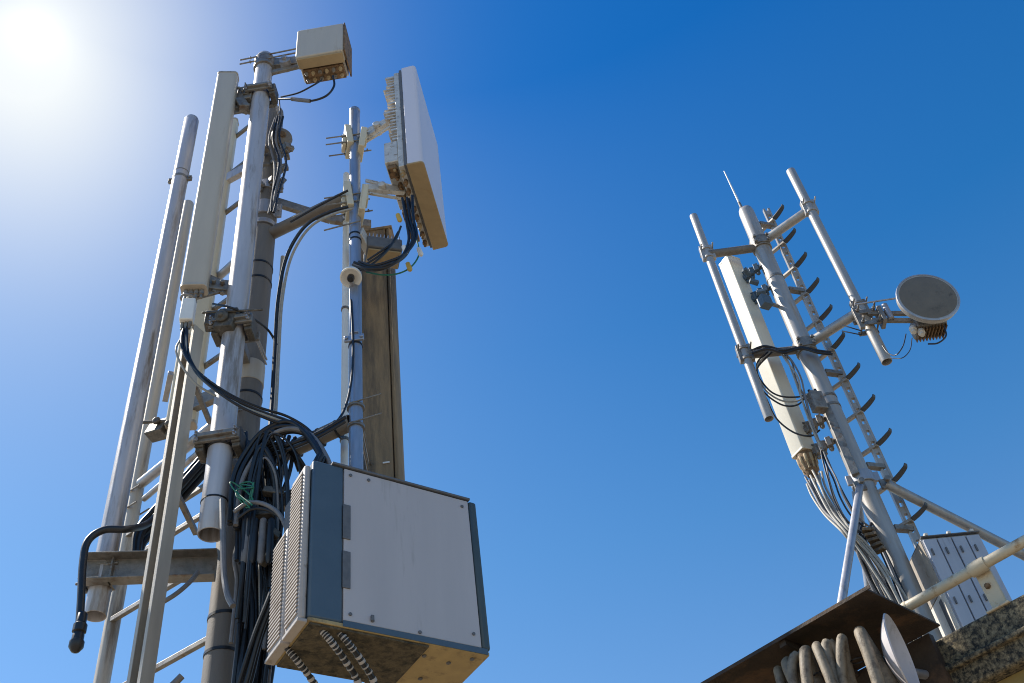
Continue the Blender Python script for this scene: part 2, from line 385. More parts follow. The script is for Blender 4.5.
part('channel_beam', MB().bar((-2.30, 5.2, 6.62), (MX, MY + .02, 6.62), .05, .11), M['brack'], mast, bevel=.003)
part('channel_beam', MB().bar((-2.34, 5.24, 9.27), (MX, MY + .02, 9.27), .05, .11), M['paint'], mast, bevel=.003)
part('channel_beam', MB().bar((MX, MY, 5.42), (-1.2, 4.75, 5.42), .05, .1), M['mast'], mast, bevel=.003)

mb = MB(); c = at(160, 430, 5.25)
mb.box(c, (.16, .1, .12), azv(110), Vector((.3, .1, 1))); mb.box(c + Vector((.12, -.04, -.05)), (.12, .07, .1), azv(125)); nuts(mb, c + Vector((0, -.06, .02)), (0, -1, 0), .03, .03); nuts(mb, c + Vector((.1, -.09, -.05)), (0, -1, 0), .025, .03)
mb.rod(c + Vector((-.12, -.05, .05)), c + Vector((.2, -.08, -.02)), .012)
part('joint_clamp', mb, M['dbrack'], mast, bevel=.008)
mb = MB(); c = at(228, 322, 4.55)
mb.box(c, (.13, .1, .17), azv(95), Vector((.2, 0, 1))); mb.box(c + Vector((-.1, 0, .03)), (.1, .08, .13), azv(80)); mb.lathe(c + Vector((-.02, -.05, -.0)), (-.1, -1, -.3), [(.02, 0), (.045, .002), (.045, .03), (.02, .032), (.018, .05), (.0, .052)], 20)
mb.rod(c + Vector((-.16, -.06, .06)), c + Vector((.25, -.06, .0)), .008)
part('joint_clamp', mb, M['dbrack'], mast, bevel=.008)
mb = MB(); c = at(246, 96, 4.6)
mb.box(c, (.14, .08, .2), azv(95), Vector((.1, 0, 1))); mb.box(c + Vector((-.02, -.02, -.16)), (.09, .07, .16), azv(70), Vector((-.4, 0, 1)))
for k in range(4): nuts(mb, c + Vector((-.05 + .035 * k, -.045, .05 - .05 * (k % 2))), (0, -1, 0), .018, .02)
part('joint_clamp', mb, M['brack'], mast, bevel=.008)

# climbing ladder: rungs between rear pipe and mast
lx, ly = -2.618, 5.50
lp = at(96, 683, 5.55); lx, ly = lp.x + .035, lp.y
ld = thing('climbing_ladder', 'slim upright pipe with slanting ladder rungs between the left pipe and the mast', 'ladder', (lx, ly, 0))
part('stile', MB().pipe((lx, ly, 0), (lx, ly, at(194, 203, 5.55).z), .048), M['chan'], ld)
for z in (9.97, 9.40, 8.83, 7.62, 7.03, 5.86, 5.63, 5.23, 4.70, 4.15):
    mb = MB(); a = Vector((lx, ly - .03, z)); b = Vector((MX - .09, MY + .03, z)); a = a.lerp(b, .38 if z > 5.9 else .0)
    mb.bar(a, b, .03, .034); part('rung', mb, M['brack'], ld, bevel=.004)
for z in (6.27, 6.13):
    mb = MB(); ubolt(mb, (lx, ly, z - .05), azv(120), .054, .006, .1); part('clamp', mb, M['brack'], ld)

# pipe left (front)
def vpipe(name, label, cat, x, y, z0, z1, r, mt, group=None):
    t = thing(name, label, cat, (x, y, z0), group)
    part('pipe', MB().pipe((x, y, z0), (x, y, z1), r), mt, t); return t
pl = at(98, 600, 4.8)
zl1 = 9.62
t = vpipe('mounting_pipe', 'outermost left tall grey pipe with rounded top and open lower end', 'pipe', pl.x, pl.y, 4.80, zl1, .061, M['paint'])
part('cap', MB().lathe((pl.x, pl.y, zl1 - .02), Z, [(.0595, 0), (.0605, .005), (.0605, .04), (.055, .06), (.03, .075), (.0, .078)], 28), M['paint'], t)
mb = MB(); bands(mb, pl.x, pl.y, 8.78, .057, .03); bands(mb, pl.x, pl.y, 8.86, .057, .012)
for k in (-1, 1): mb.box((pl.x + k * .075, pl.y, 8.78), (.04, .025, .05)); nuts(mb, (pl.x + k * .08, pl.y - .012, 8.78), (0, -1, 0))
part('clamp', mb, M['brack'], t, bevel=.002)
mb = MB()
for dz in (-.05, .05): ubolt(mb, (pl.x, pl.y, bz + dz), (.1, -1, 0), .062, .008, -.0)
for dz in (-.06, .06):
    bands(mb, pl.x, pl.y, bz + dz, .057, .02, 28, .01)
mb.box((pl.x - .075, pl.y - .03, bz), (.012, .07, .17)); mb.box((pl.x + .075, pl.y - .03, bz), (.012, .09, .17))
for dz in (-.05, .05):
    mb.rod((pl.x - .12, pl.y - .05, bz + dz), (pl.x + .1, pl.y - .05, bz + dz), .008)
    nuts(mb, (pl.x - .085, pl.y - .05, bz + dz), (-1, 0, 0), .015)
part('clamp', mb, M['brack'], t, bevel=.002)
mb = MB(); bands(mb, pl.x, pl.y, 5.11, .057, .03); part('clamp', mb, M['paint'], t)

# big front pipe A
AX, AY = -1.815, 4.62
AX = at(211, 535, 4.62).x
def za(py):    # height of the point of pipe A seen at picture row py
    lo, hi = 0, 20
    for _ in range(40):
        mm = (lo + hi) / 2; v = Vector((AX, AY, mm)) - EYE
        y = H / 2 + FPX * v.dot(cd) / v.dot(cf)
        if y > py: lo = mm
        else: hi = mm
    return lo
t = vpipe('mounting_pipe', 'widest pale grey pipe in front of the mast, open at its lower end', 'pipe', AX, AY, za(535), za(58), .074, M['paint'])
mb = MB(); bands(mb, AX, AY, za(503), .074, .01, 28, .004); part('band', mb, M['rubber'], t)
def saddle(x, y, z, r, parent, w=.13, d=.14, mt='brack', toward=Vector((0, 1, 0))):
    """two jaw plates held by four long threaded rods"""
    f = Vector(toward).normalized(); s = Z.cross(f)
    for sg in (-1, 1):
        mb = MB(); c = Vector((x, y, z)) + f * (sg * (r + .012))
        mb.box(c, (r * 2 + w, .022, .075), s); mb.box(c + f * sg * .02, (r * 2 + w - .05, .03, .03), s)
        part('jaw', mb, M[mt], parent, bevel=.004)
    for k in (-1, 1):
        c = Vector((x, y, z)) + s * (k * (r + .034)); mb = MB(); mb.box(c, (.05, .12, .15), s); mb.box(c - f * .065 + s * (k * .0), (.055, .02, .10), s)
        part('ear', mb, M['dbrack'], parent, bevel=.008)
    mb = MB()
    for k in (-1, 1):
        for dz in (-.022, .022):
            a = Vector((x, y, z + dz)) + s * (k * (r + w * .33)) - f * (r + .06); b = a + f * (2 * r + .12 + d)
            mb.rod(a, b, .0065, 8); nuts(mb, a + f * .03, -f, .013); nuts(mb, a + f * (2 * r + .085), f, .013)
    part('bolts', mb, M['galv'], parent)
saddle(AX, AY, za(445), .074, t, .12, .2)
saddle(AX, AY, za(330), .074, t, .14, .2)
saddle(AX, AY, za(96), .074, t, .08, .1)
mb = MB(); ubolt(mb, (AX, AY, za(450)), (0, 1, 0), .078, .007, .15); part('u_bolt', mb, M['rubber'], t)
mb = MB(); ubolt(mb, (AX, AY, za(322)), (0, 1, 0), .078, .007, .15); part('u_bolt', mb, M['rubber'], t)
for z in (za(445), za(330)):
    part('stand_off', MB().bar((AX, AY + .07, z), (MX, MY - .09, z), .06, .08), M['brack'], t, bevel=.003)

# panel antennas
def dprof(w, d, r=.03, n=6):
    """outline with generously rounded front corners; x across, y depth (front at -d/2)"""
    pts = []
    for cx, cy, a0 in ((-w / 2 + r, -d / 2 + r, 180), (w / 2 - r, -d / 2 + r, 270)):
        for k in range(n + 1):
            q = rad(a0 + 90 * k / n); pts.append((cx + r * math.cos(q), cy + r * math.sin(q)))
    pts += [(w / 2, d / 2 - .012), (w / 2 - .012, d / 2), (-w / 2 + .012, d / 2), (-w / 2, d / 2 - .012)]
    return pts
def panel(label, x, y, z0, z1, w, d, face, mt, cap, r=.03, conn=4, group=None, base_mt=None):
    t = thing('panel_antenna', label, 'antenna', (x, y, z0), group)
    f = azv(face); u = Z.cross(f)                       # u: across
    pr = dprof(w, d, r)
    def ring(sc, z): return [Vector((x, y, z)) + u * (px * sc) - f * (py * sc) for px, py in pr]
    mb = MB(); n = len(pr); lv = [(.9, z0 + .004), (1, z0 + .03), (1, z1 - .03), (.97, z1 - .012), (.9, z1)]
    vs = [p for sc, z in lv for p in ring(sc, z)]
    fs = [(i * n + j, i * n + (j + 1) % n, (i + 1) * n + (j + 1) % n, (i + 1) * n + j) for i in range(len(lv) - 1) for j in range(n)]
    fs += [tuple(range(n))[::-1], tuple(range((len(lv) - 1) * n, len(lv) * n))]
    part('radome', mb.add(vs, fs), mt, t, angle=50)
    for zz, nm in ((z0 + .0, 'end_cap'), (z1 - .022, 'end_cap')):
        mb = MB(); vs = ring(1.035, zz) + ring(1.035, zz + .022)
        mb.add(vs, [tuple(range(n))[::-1], tuple(range(n, 2 * n))] + [(i, (i + 1) % n, n + (i + 1) % n, n + i) for i in range(n)])
        part(nm, mb, cap, t, bevel=.002)
    for k in range(conn):
        c = Vector((x, y, z0)) + u * (w * (k - (conn - 1) / 2) / max(conn, 1) * .8)
        part('connector', MB().lathe(c, -Z, [(.014, 0), (.014, .02), (.018, .022), (.018, .045), (.01, .048), (.01, .08), (.0, .081)], 12), base_mt or M['brack'], t)
    # rear rail and brackets
    part('rear_rail', MB().box(Vector((x, y, (z0 + z1) / 2)) - f * (d / 2 + .012), (w * .45, .02, (z1 - z0) * .96), u), M['galv'], t, bevel=.003)
    return t, f, u
pt, f, u = panel('long cream panel antenna with a sunlit white edge, in front between the left pipes', -2.047, 4.5, 7.02, 9.76, .17, .10, 170, M['cream'], M['chan'], .032)
for z in (9.40, 7.15):
    mb = MB(); a = Vector((-2.047, 4.5, z)) - f * .06
    b = Vector((AX - .06, AY + .02, z))
    mb.bar(a, b, .05, .10); mb.bar(a - Z * .14, b, .02, .03); mb.bar(a + Z * .12, b + Z * .02, .02, .03)
    for k in range(3):
        c = a.lerp(b, .25 + .25 * k); nuts(mb, c - Z * .05, -Z, .02, .02); nuts(mb, c - f * -.03, f, .016, .03)
    part('bracket', mb, M['brack'], pt, bevel=.003)
pr_, f2, u2 = panel('shorter cream panel antenna behind the long front panel, its foot above the sloping cross pipe', -2.305, 5.2, 6.46, 10.2, .2, .09, 172, M['cream2'], M['chan'], .025, conn=2)
part('bracket', MB().bar((-2.42, 5.16, 6.95), (-2.55, 5.42, 6.95), .04, .04), M['galv'], pr_, bevel=.003)

# white box hanging under the long panel
c0 = Vector(at(188, 312, 4.42))
jb = thing('connector_box', 'small white box hanging directly under the long cream panel antenna', 'box', c0)
part('cover', MB().box(c0, (.085, .07, .2), azv(78)), M['whitep'], jb, bevel=.008)
part('strap', MB().tube([c0 + Z * .1 + Vector((.05 * math.cos(k * .5) - .01, .045 * math.sin(k * .5), .035 * math.sin(k * .25))) for k in range(13)], .008, 8), M['brack'], jb)
mb = MB()
for k in range(3): mb.lathe(c0 + Vector((-.025 + .025 * k, .0, -.1)), -Z, [(.012, 0), (.012, .03), (.009, .035), (.009, .06)], 12)
part('gland', mb, M['brack'], jb)

# open steel channel
cx, cy = at(140, 683, 4.5).x, 4.5
ct = thing('cable_channel', 'long beige open steel channel with a dark slot rising in front of the cross pipes', 'channel', (cx, cy, 0))
w = .088; h2 = w / 2; tt = .006; uu = azv(22)
outl = [(-h2, -h2), (h2, -h2), (h2, h2), (-h2, h2), (-h2, h2 - .02), (-h2 + tt, h2 - .02), (-h2 + tt, h2 - tt), (h2 - tt, h2 - tt), (h2 - tt, -h2 + tt), (-h2 + tt, -h2 + tt), (-h2 + tt, -h2 + .02), (-h2, -h2 + .02)]
mb = MB(); mb.sweep_prof(outl, (cx, cy, .0), (cx, cy, 6.62), uu)
part('channel', mb, M['chan'], ct, bevel=.0015)
for z in (5.4, 6.27): part('bracket', MB().bar((cx, cy + .045, z), (cx - .02, cy + .5, z), .03, .03), M['brack'], ct, bevel=.002)

# right pipe B and its thin companion
BX, BY = -1.013, 4.76
t = vpipe('mounting_pipe', 'blue grey upright pipe with long clamp bolts beside the white square antenna', 'pipe', BX, BY, 4.6, 9.33, .043, M['pipeb'])
part('cap', MB().lathe((BX, BY, 9.31), Z, [(.0445, 0), (.0455, .004), (.0455, .03), (.03, .04), (.0, .042)], 24), M['pipeb'], t)
for z in (8.86, 8.06):
    for sg in (-1, 1):
        mb = MB(); c = Vector((BX + .0, BY, z)) + Vector((sg * .058, -.01 * sg, 0))
        mb.box(c + Z * (-.05 * sg), (.05, .17, .26 if z > 8.5 else .30), Vector((1, .35, 0)), Vector((.1 * sg, 0, 1))); mb.box(c + Vector((sg * .03, -.02, 0)), (.03, .09, .14), Vector((1, .35, 0)))
        part('jaw', mb, M['cream2'], t, bevel=.006)
    mb = MB()
    for dy in (-.055, .055):
        for dz in (-.045, .045):
            if dy > 0 and dz > 0: continue
            a = Vector((BX - .22, BY + dy - .02, z + dz - .03)); mb.rod(a, (BX + .12, BY + dy + .02, z + dz + .02), .006, 8)
            nuts(mb, (BX - .085, BY + dy, z + dz - .01), (-1, 0, 0), .013); nuts(mb, (BX + .085, BY + dy, z + dz), (1, 0, 0), .013)
    part('bolts', mb, M['brack'], t)
mb = MB(); a = Vector((BX - .22, BY - .05, 7.72)); mb.rod(a, (BX + .05, BY - .055, 7.76), .006, 8); part('bolts', mb, M['brack'], t)
for z in (7.66, 7.60, 6.52):
    mb = MB(); bands(mb, BX, BY, z, .043, .014, 24, .004); part('band', mb, M['rubber'], t)
mb = MB(); mb.box((BX, BY - .045, 6.55), (.13, .02, .05)); mb.box((BX, BY - .045, 6.85), (.06, .016, .5))
for k in (-1, 1): nuts(mb, (BX + k * .05, BY - .055, 6.55), (0, -1, 0), .014)
part('bracket', mb, M['pipeb'], t, bevel=.003)
for z in (5.98, 5.82):
    mb = MB(); bands(mb, BX, BY, z, .045, .02, 24, .01); mb.rod((BX - .03, BY - .05, z), (BX + .17, BY - .06, z + .03), .005)
    part('clamp', mb, M['brack'], t)
x2, y2 = at(344.5, 440, 4.95).x, 4.95
t = vpipe('mounting_pipe', 'thin white conduit rising just behind the blue grey pipe', 'pipe', x2, y2, 4.7, 8.72, .024, M['whitep'])
for z in (8.1, 7.1, 5.9):
    mb = MB(); bands(mb, x2, y2, z, .024, .02, 20, .006); part('clamp', mb, M['brack'], t)

# bell sensor on B
c = at(351, 277, 4.66)
ds = thing('dome_sensor', 'small round white bell with a dark centre clamped on the blue grey pipe', 'sensor', c)
ax = Vector((0, -.35, -1)).normalized()
part('bell', MB().lathe(c - ax * .03, ax, [(.0, -.03), (.035, -.028), (.06, -.01), (.074, .02), (.075, .045), (.066, .047), (.045, .03), (.03, .028), (.0, .028)], 32), M['whitep'], ds)
part('core', MB().lathe(c + ax * .0, ax, [(.0, 0), (.024, .0), (.026, .03), (.02, .05), (.0, .052)], 20), M['rubber'], ds)
part('stem', MB().box(c + Vector((0, .05, -.02)), (.03, .08, .05)), M['galv'], ds, bevel=.003)

# old olive panel behind
ca, cb = at(364, 465, 5.4), at(403, 465, 5.4)
cxm = (ca.x + cb.x) / 2; wC = cb.x - ca.x
t = thing('panel_antenna', 'weathered brown flat panel standing behind the blue grey pipe', 'antenna', (cxm, 5.4, 4.4))
mb = MB(); mb.prism([(cxm - wC / 2, 5.34), (cxm + wC / 2 - .055, 5.34), (cxm + wC / 2 - .055, 5.44), (cxm - wC / 2, 5.44)], 4.4, 8.45)
part('back_plate', mb, M['olive'], t, bevel=.006)
mb = MB(); mb.prism([(cxm + wC / 2 - .048, 5.35), (cxm + wC / 2 - .02, 5.33), (cxm + wC / 2, 5.36), (cxm + wC / 2, 5.46), (cxm + wC / 2 - .048, 5.46)], 4.55, 8.45)
part('side_rail', mb, M['olive'], t, bevel=.006)
part('end_cap', MB().box((cxm, 5.40, 8.45), (wC * 1.02, .14, .03)), M['olive'], t, bevel=.005)
part('label_plate', MB().box((cxm + .03, 5.335, 5.99), (.045, .004, .012)), M['whitep'], t)
mb = MB(); mb.rod((BX + .02, BY, 5.98), (cxm - .08, 5.38, 6.0), .007); mb.rod((BX + .02, BY, 5.83), (cxm - .08, 5.38, 5.85), .007); part('bolts', mb, M['brack'], t)

# square white active antenna on the right
DZ0, DZ1 = 8.217, 9.64
dA = Vector((-.5815, 4.6, 0)); du = azv(4.2); dv = azv(94.2)
t = thing('active_antenna', 'large white square antenna seen from below with tan underside and finned back', 'antenna', (dA.x, dA.y, DZ0))
def dq(a, b): q = dA + du * a + dv * b; return (q.x, q.y)
LN = .86
rp = []
def arc(cx_, cy_, r, a0, a1, n=6): return [(cx_ + r * math.cos(rad(a0 + (a1 - a0) * k / n)), cy_ + r * math.sin(rad(a0 + (a1 - a0) * k / n))) for k in range(n + 1)]
# a: along depth, b: thickness (front of radome at b = .125)
prof_ab = [(0.004, 0)] + [(a, b) for a, b in arc(.03, .095, .03, 180, 90)] + [(a, b) for a, b in arc(LN - .03, .095, .03, 90, 0)] + [(LN - .004, 0)]
part('radome', MB().prism([dq(a, b) for a, b in prof_ab], DZ0 + .018, DZ1), M['white'], t, bevel=.008)
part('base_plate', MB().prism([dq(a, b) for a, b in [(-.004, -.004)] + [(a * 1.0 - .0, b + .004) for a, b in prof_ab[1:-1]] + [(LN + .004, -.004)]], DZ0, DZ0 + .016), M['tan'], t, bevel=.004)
part('gasket', MB().prism([dq(.01, -.022), dq(LN - .01, -.022), dq(LN - .01, -.002), dq(.01, -.002)], DZ0 + .02, DZ1 - .02), M['cabd'], t)
part('housing', MB().prism([dq(.02, -.07), dq(LN - .02, -.07), dq(LN - .02, -.024), dq(.02, -.024)], DZ0 + .03, DZ1 - .03), M['fin'], t, bevel=.006)
for k in range(22):
    z = DZ0 + .42 + k * (DZ1 - DZ0 - .5) / 21
    hgt = .05 + .04 * (random.random() < .5) + .02 * random.random()
    mb = MB()
    for j in range(5):
        a0 = .03 + j * .165; dd = hgt * random.uniform(.75, 1.1)
        mb.prism([dq(a0, -.07 - dd), dq(a0 + .14, -.07 - dd), dq(a0 + .14, -.069), dq(a0, -.069)], z, z + .012 + .012 * (k % 3 == 0))
    part('fin', mb, M['fin'], t)
part('power_unit', MB().prism([dq(.03, -.18), dq(.5, -.18), dq(.5, -.071), dq(.03, -.071)], DZ0 + .13, DZ0 + .40), M['fin'], t, bevel=.008)
for k in range(9):
    a = .07 + k * .088
    for b in (-.05, -.012 - .1):
        c = Vector((*dq(a, b), DZ0 + (.032 if b > -.08 else .13)))
        part('connector', MB().lathe(c, -Z, [(.016, 0), (.016, .02), (.02, .022), (.02, .04), (.011, .043), (.011, .07), (.0, .072)], 10), M['rusty'] if (k % 3) else M['tan'], t)
for k in range(4): part('port_cover', MB().box(Vector((*dq(.1 + k * .22, -.13), DZ0 + .1)), (.10, .07, .05), du), M['rusty'], t, bevel=.006)
for z, a in ((9.0, .06), (8.32, .3)):
    e = Vector((*dq(a, -.1), z)); b = Vector((BX + .08, BY + .01, z - .08))
    mb = MB(); mb.bar(b, e, .04, .07); mb.bar(b + Z * .1, e + Z * .02, .016, .035); mb.bar(b - Z * .06, e - Z * .11, .02, .02)
    c = b.lerp(e, .45); mb.lathe(c + Vector((0, -.06, 0)), (0, 1, 0), [(.012, 0), (.03, .003), (.03, .11), (.012, .113)], 12)
    part('tilt_bracket', mb, M['fin'], t, bevel=.003)

# small amplifier under D
c = at(383, 257, 4.95)
t = thing('amplifier_box', 'small dark box with a tan underside tucked below the white square antenna', 'box', c)
part('housing', MB().box(c + Z * .05, (.26, .2, .12), azv(70)), M['cabd'], t, bevel=.01)
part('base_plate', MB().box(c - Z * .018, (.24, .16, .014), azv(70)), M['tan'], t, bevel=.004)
mb = MB()
for k in range(9): mb.box(c + azv(70) * (-.11 + .0275 * k) + Z * .12, (.006, .19, .05), azv(70))
part('fin', mb, M['pipeb'], t)
part('bracket', MB().bar(c + Z * .05 + azv(250) * .1, Vector((BX + .03, BY, c.z + .1)), .05, .12), M['fin'], t, bevel=.004)

# top radio unit T
tp = at(295, 59, 4.5); tu = azv(91); tv = azv(1); TZ = tp.z
t = thing('radio_unit', 'boxy beige radio unit on a short arm at the very top of the left tower', 'radio', tp)
def tq(a, b): q = tp + tu * a + tv * b; return (q.x, q.y)
TW, TD, TH = .42, .27, .50
part('front_cover', MB().prism([tq(0, 0), tq(TW, 0), tq(TW, .11), tq(0, .11)], TZ + .02, TZ + TH), M['cream'], t, bevel=.015, seg=3)
part('housing', MB().prism([tq(.012, .112), tq(TW - .012, .112), tq(TW - .012, TD), tq(.012, TD)], TZ + .04, TZ + TH - .02), M['fin'], t, bevel=.008)
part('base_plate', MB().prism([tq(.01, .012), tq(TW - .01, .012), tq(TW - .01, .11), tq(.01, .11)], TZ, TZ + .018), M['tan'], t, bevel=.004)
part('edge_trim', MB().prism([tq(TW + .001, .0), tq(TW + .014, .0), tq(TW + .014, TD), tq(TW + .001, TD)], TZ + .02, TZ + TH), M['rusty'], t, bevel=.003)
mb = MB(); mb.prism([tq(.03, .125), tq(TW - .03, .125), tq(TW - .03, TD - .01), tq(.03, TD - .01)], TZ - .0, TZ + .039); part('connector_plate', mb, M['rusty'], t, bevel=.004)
for k in range(6):
    for b in (.15, .215):
        c = Vector((*tq(.06 + k * .06, b), TZ))
        part('connector', MB().lathe(c, -Z, [(.012, 0), (.012, .01), (.017, .012), (.017, .028), (.01, .03), (.01, .05), (.0, .052)], 10), M['tan'] if k % 2 else M['brack'], t)
e = Vector((*tq(0, .14), TZ + .2)); a = Vector((AX, AY, za(66)))
mb = MB(); mb.bar(a + Vector((0, 0, .02)), e + Z * .0, .05, .12); mb.bar(a - Z * .14 + Vector((.05, 0, 0)), e - Z * .08, .03, .05)
part('arm', mb, M['brack'], t, bevel=.004)
mb = MB(); mb.lathe((AX, AY, za(66) - .07), Z, [(.075, 0), (.092, .002), (.092, .15), (.075, .152)], 24)
for dz in (-.03, .04):
    mb.rod(Vector((AX - .2, AY - .07, za(66) + dz)), Vector((AX + .32, AY - .07, za(66) + dz + .05)), .007)
    nuts(mb, Vector((AX - .1, AY - .07, za(66) + dz + .01)), (-1, 0, 0), .014)
part('clamp', mb, M['brack'], t, bevel=.002)
c = Vector((AX + .19, AY + .0, za(66) - .03)); mb = MB(); mb.lathe(c, (0, -1, 0), [(.02, -.06), (.05, -.05), (.05, .05), (.02, .055), (.02, .08), (.0, .082)], 16)
part('pivot', mb, M['galv'], t)

# small round microwave unit near mast top
c = at(281, 139, 4.95)
t = thing('microwave_unit', 'small brownish drum and tangle of fittings high on the mast behind the widest pipe', 'radio', c)
ax = (azv(150) - Z * .25).normalized()
part('drum', MB().lathe(c, ax, [(.0, -.12), (.07, -.115), (.09, -.08), (.095, .02), (.085, .045), (.06, .055), (.0, .06)], 28), M['mast'], t)
part('hub', MB().lathe(c, ax, [(.02, .05), (.03, .056), (.03, .07), (.0, .072)], 12), M['rusty'], t)
mb = MB()
for k in range(20):
    q = c + Vector((random.uniform(-.14, .07), random.uniform(-.08, .05), -.08 - k * .035))
    mb.box(q, (random.uniform(.04, .09), random.uniform(.03, .07), random.uniform(.03, .07)), azv(random.uniform(30, 120)), Vector((random.uniform(-.4, .4), random.uniform(-.4, .4), 1)))
    nuts(mb, q - Z * .03, -Z, .018, .03)
part('fittings', mb, M['brack'], t, bevel=.004)
part('bracket', MB().box(c + Vector((-.09, .03, -.2)), (.05, .06, .42), azv(80)), M['mast'], t, bevel=.004)

# ------------------------------------------------------------------ big cabinet
k0 = at(308, 620, 4.0); CZ = k0.z; CH = .90
cu = azv(53); cv = azv(-36)                # cu along front, cv depth (to the left and away)
t = thing('outdoor_cabinet', 'large grey outdoor cabinet with a blue grey corner strip hanging from the left tower', 'cabinet', k0)
def kq(a, b): q = k0 + cu * a + cv * b; return (q.x, q.y)
def kbox(nm, a0, a1, b0, b1, z0, z1, mt, bev=.003, parent=None, label=None):
    return part(nm, MB().prism([kq(a0, b0), kq(a1, b0), kq(a1, b1), kq(a0, b1)], CZ + z0, CZ + z1), mt, parent or t, bevel=bev, label=label)
CW, CD = .93, .415
kbox('body', .01, CW - .045, .012, CD - .01, .022, CH - .01, M['cabd'], .002)
kbox('corner_trim', 0, .163, .0, .1, .02, CH, M['cabb'], .01)
dr = kbox('door', .167, CW - .05, .0, .03, .035, CH - .004, M['cabw'], .004)
for z in (.20, .47): kbox('hinge', .160, .20, -.006, -.0005, z + .0, z + .2, M['cabd'], .002, dr)
mb = MB()
for a, z in ((.2, .07), (.31, .06), (.2, CH - .04), (.3, CH - .04), (.84, .10), (.84, CH - .05), (.55, .05)):
    mb = MB(); c = k0 + cu * a + Z * z; nuts(mb, c, -cv, .009, .006); part('bolt', mb, M['cabd'], dr)
kbox('lock', .30, .315, -.012, -.0005, .055, .085, M['cabd'], .002, dr)
kbox('side_trim', CW - .046, CW, -.002, CD, .03, CH, M['cabg'], .012)
kbox('top_lip', .10, CW - .04, -.01, CD, CH + .001, CH + .014, M['cabd'], .003)
mb = MB()
for a in (.2, .33, .6, .75): mb.prism([kq(a, .01), kq(a + .09, .01), kq(a + .09, .05), kq(a, .05)], CZ + CH + .0145, CZ + CH + .026)
part('gasket', mb, M['cabd'], t)
kbox('base_plate', .0, CW - .01, .0, CD, .0, .02, M['gold'], .004)
kbox('shade_plate', .012, .60, .008, CD - .01, -.012, -.0005, M['caby'], .003)  # plate added to draw the shaded part of the underside
kbox('front_sill', .165, CW - .02, -.004, -.0005, .002, .033, M['cabb'], .001)
# louvred side covers
for b0, b1, zo, hh in ((.012, .19, .0, CH - .03), (.215, CD - .01, .0, CH * .70)):
    vb = kbox('vent_cover', -.038, -.002, b0, b1, .012 + zo, hh, M['cabv'], .014)
    mb = MB(); nl = int(hh / .021)
    for k in range(2, nl - 1):
        z = CZ + k * .021
        mb.prism([kq(-.046, b0 + .02), kq(-.0385, b0 + .02), kq(-.0385, b1 - .02), kq(-.046, b1 - .02)], z, z + .008)
    part('louvre', mb, M['cabv'], vb)
    mb = MB()
    for k in range(2, nl - 1):
        z = CZ + k * .021 + .0085
        mb.prism([kq(-.0405, b0 + .024), kq(-.0385, b0 + .024), kq(-.0385, b1 - .024), kq(-.0405, b1 - .024)], z, z + .011)
    part('louvre_gap', mb, M['cabd'], vb)
    mb = MB(); mb.prism([kq(-.046, b0 - .004), kq(.0, b0 - .004), kq(.0, b1 + .004), kq(-.046, b1 + .004)], CZ - .006, CZ + .0115)
    part('vent_foot', mb, M['cabv'], vb, bevel=.003)
mb = MB()
for a, b in ((.62, .1), (.76, .12), (.85, .05), (.55, .3), (.7, .3)): nuts(mb, k0 + cu * a + cv * b, -Z, .012, .006)
part('base_bolts', mb, M['cabd'], t)
part('hanger', MB().bar(k0 + cu * .3 + cv * (CD - .0) + Z * .5, Vector((BX - .0, BY - .05, CZ + .5)), .08, .08), M['brack'], t, bevel=.004)
# conduits below the cabinet
def ribbed(name, pts, r, mt, label, cat, group=None):
    sp = spline(pts, 18); n = len(sp); rr = [r * (1.0 if (i % 3) else .82) for i in range(n)]
    return solo(name, MB().tube(sp, rr, 12), mt, label, cat, group, angle=60)
cz0 = CZ + .0
for i, (a, b, tx) in enumerate(((.08, .05, 'nearest the blue grey corner'), (.16, .04, 'second from the blue grey corner'), (-.0, .25, 'under the louvred side'))):
    s0 = k0 + cu * a + cv * b - Z * .0
    o = thing('conduit', 'black and white ribbed conduit leaving the cabinet base, ' + tx, 'conduit', s0, 'ribbed conduits below the cabinet')
    sp = spline([s0, s0 - Z * .05 + cu * .05, s0 - Z * .10 + cu * .14 + cv * .05, s0 - Z * .17 + cu * .24 + cv * .12, s0 - Z * .4 + cu * .36 + cv * .2], 18)
    part('sheath', MB().tube(sp, .014, 12), M['rubber'], o)
    j = 4
    while j < len(sp) - 2:
        part('ring', MB().tube(sp[j:j + random.choice((2, 2, 3))], .0168, 12), M['cabv'], o); j += random.choice((3, 4, 4, 5, 6))

# ------------------------------------------------------------------ cables, left tower
def cable(pts, r, mt, label, group=None, k=8, name='cable', jit=0, cat='cable'):
    P = [Vector(p) for p in pts]
    if jit: P = [p + Vector((random.uniform(-jit, jit), random.uniform(-jit, jit), random.uniform(-jit, jit))) for p in P]
    return solo(name, MB().tube(spline(P, k), r, 9), mt, label, cat, group)
def off(pts, d): return [p + Vector(d) for p in pts]
feed = path((186, 326, 4.42), (184, 340, 4.40), (187, 356, 4.38), (202, 376, 4.38), (232, 396, 4.42), (262, 410, 4.5), (290, 420, 4.6), (312, 434, 4.66), (322, 452, 4.6))
for i in range(5):
    cable([p + Vector((.014 * i - .02, .014 * (i % 2), -.026 * i + .03)) * min(1, .4 + j * .3) for j, p in enumerate(feed)], .0085, [M['rubber'], M['greyc'], M['rubber'], M['palec'], M['rubber']][i],
          'feeder cable swinging right from below the small white box across the widest pipe', 'feeder cables from the small white box', jit=.006)
arch = path((229, 520, 4.55), (234, 478, 4.55), (248, 448, 4.55), (265, 430, 4.55), (285, 423, 4.55), (303, 430, 4.55), (318, 450, 4.5), (328, 476, 4.5))
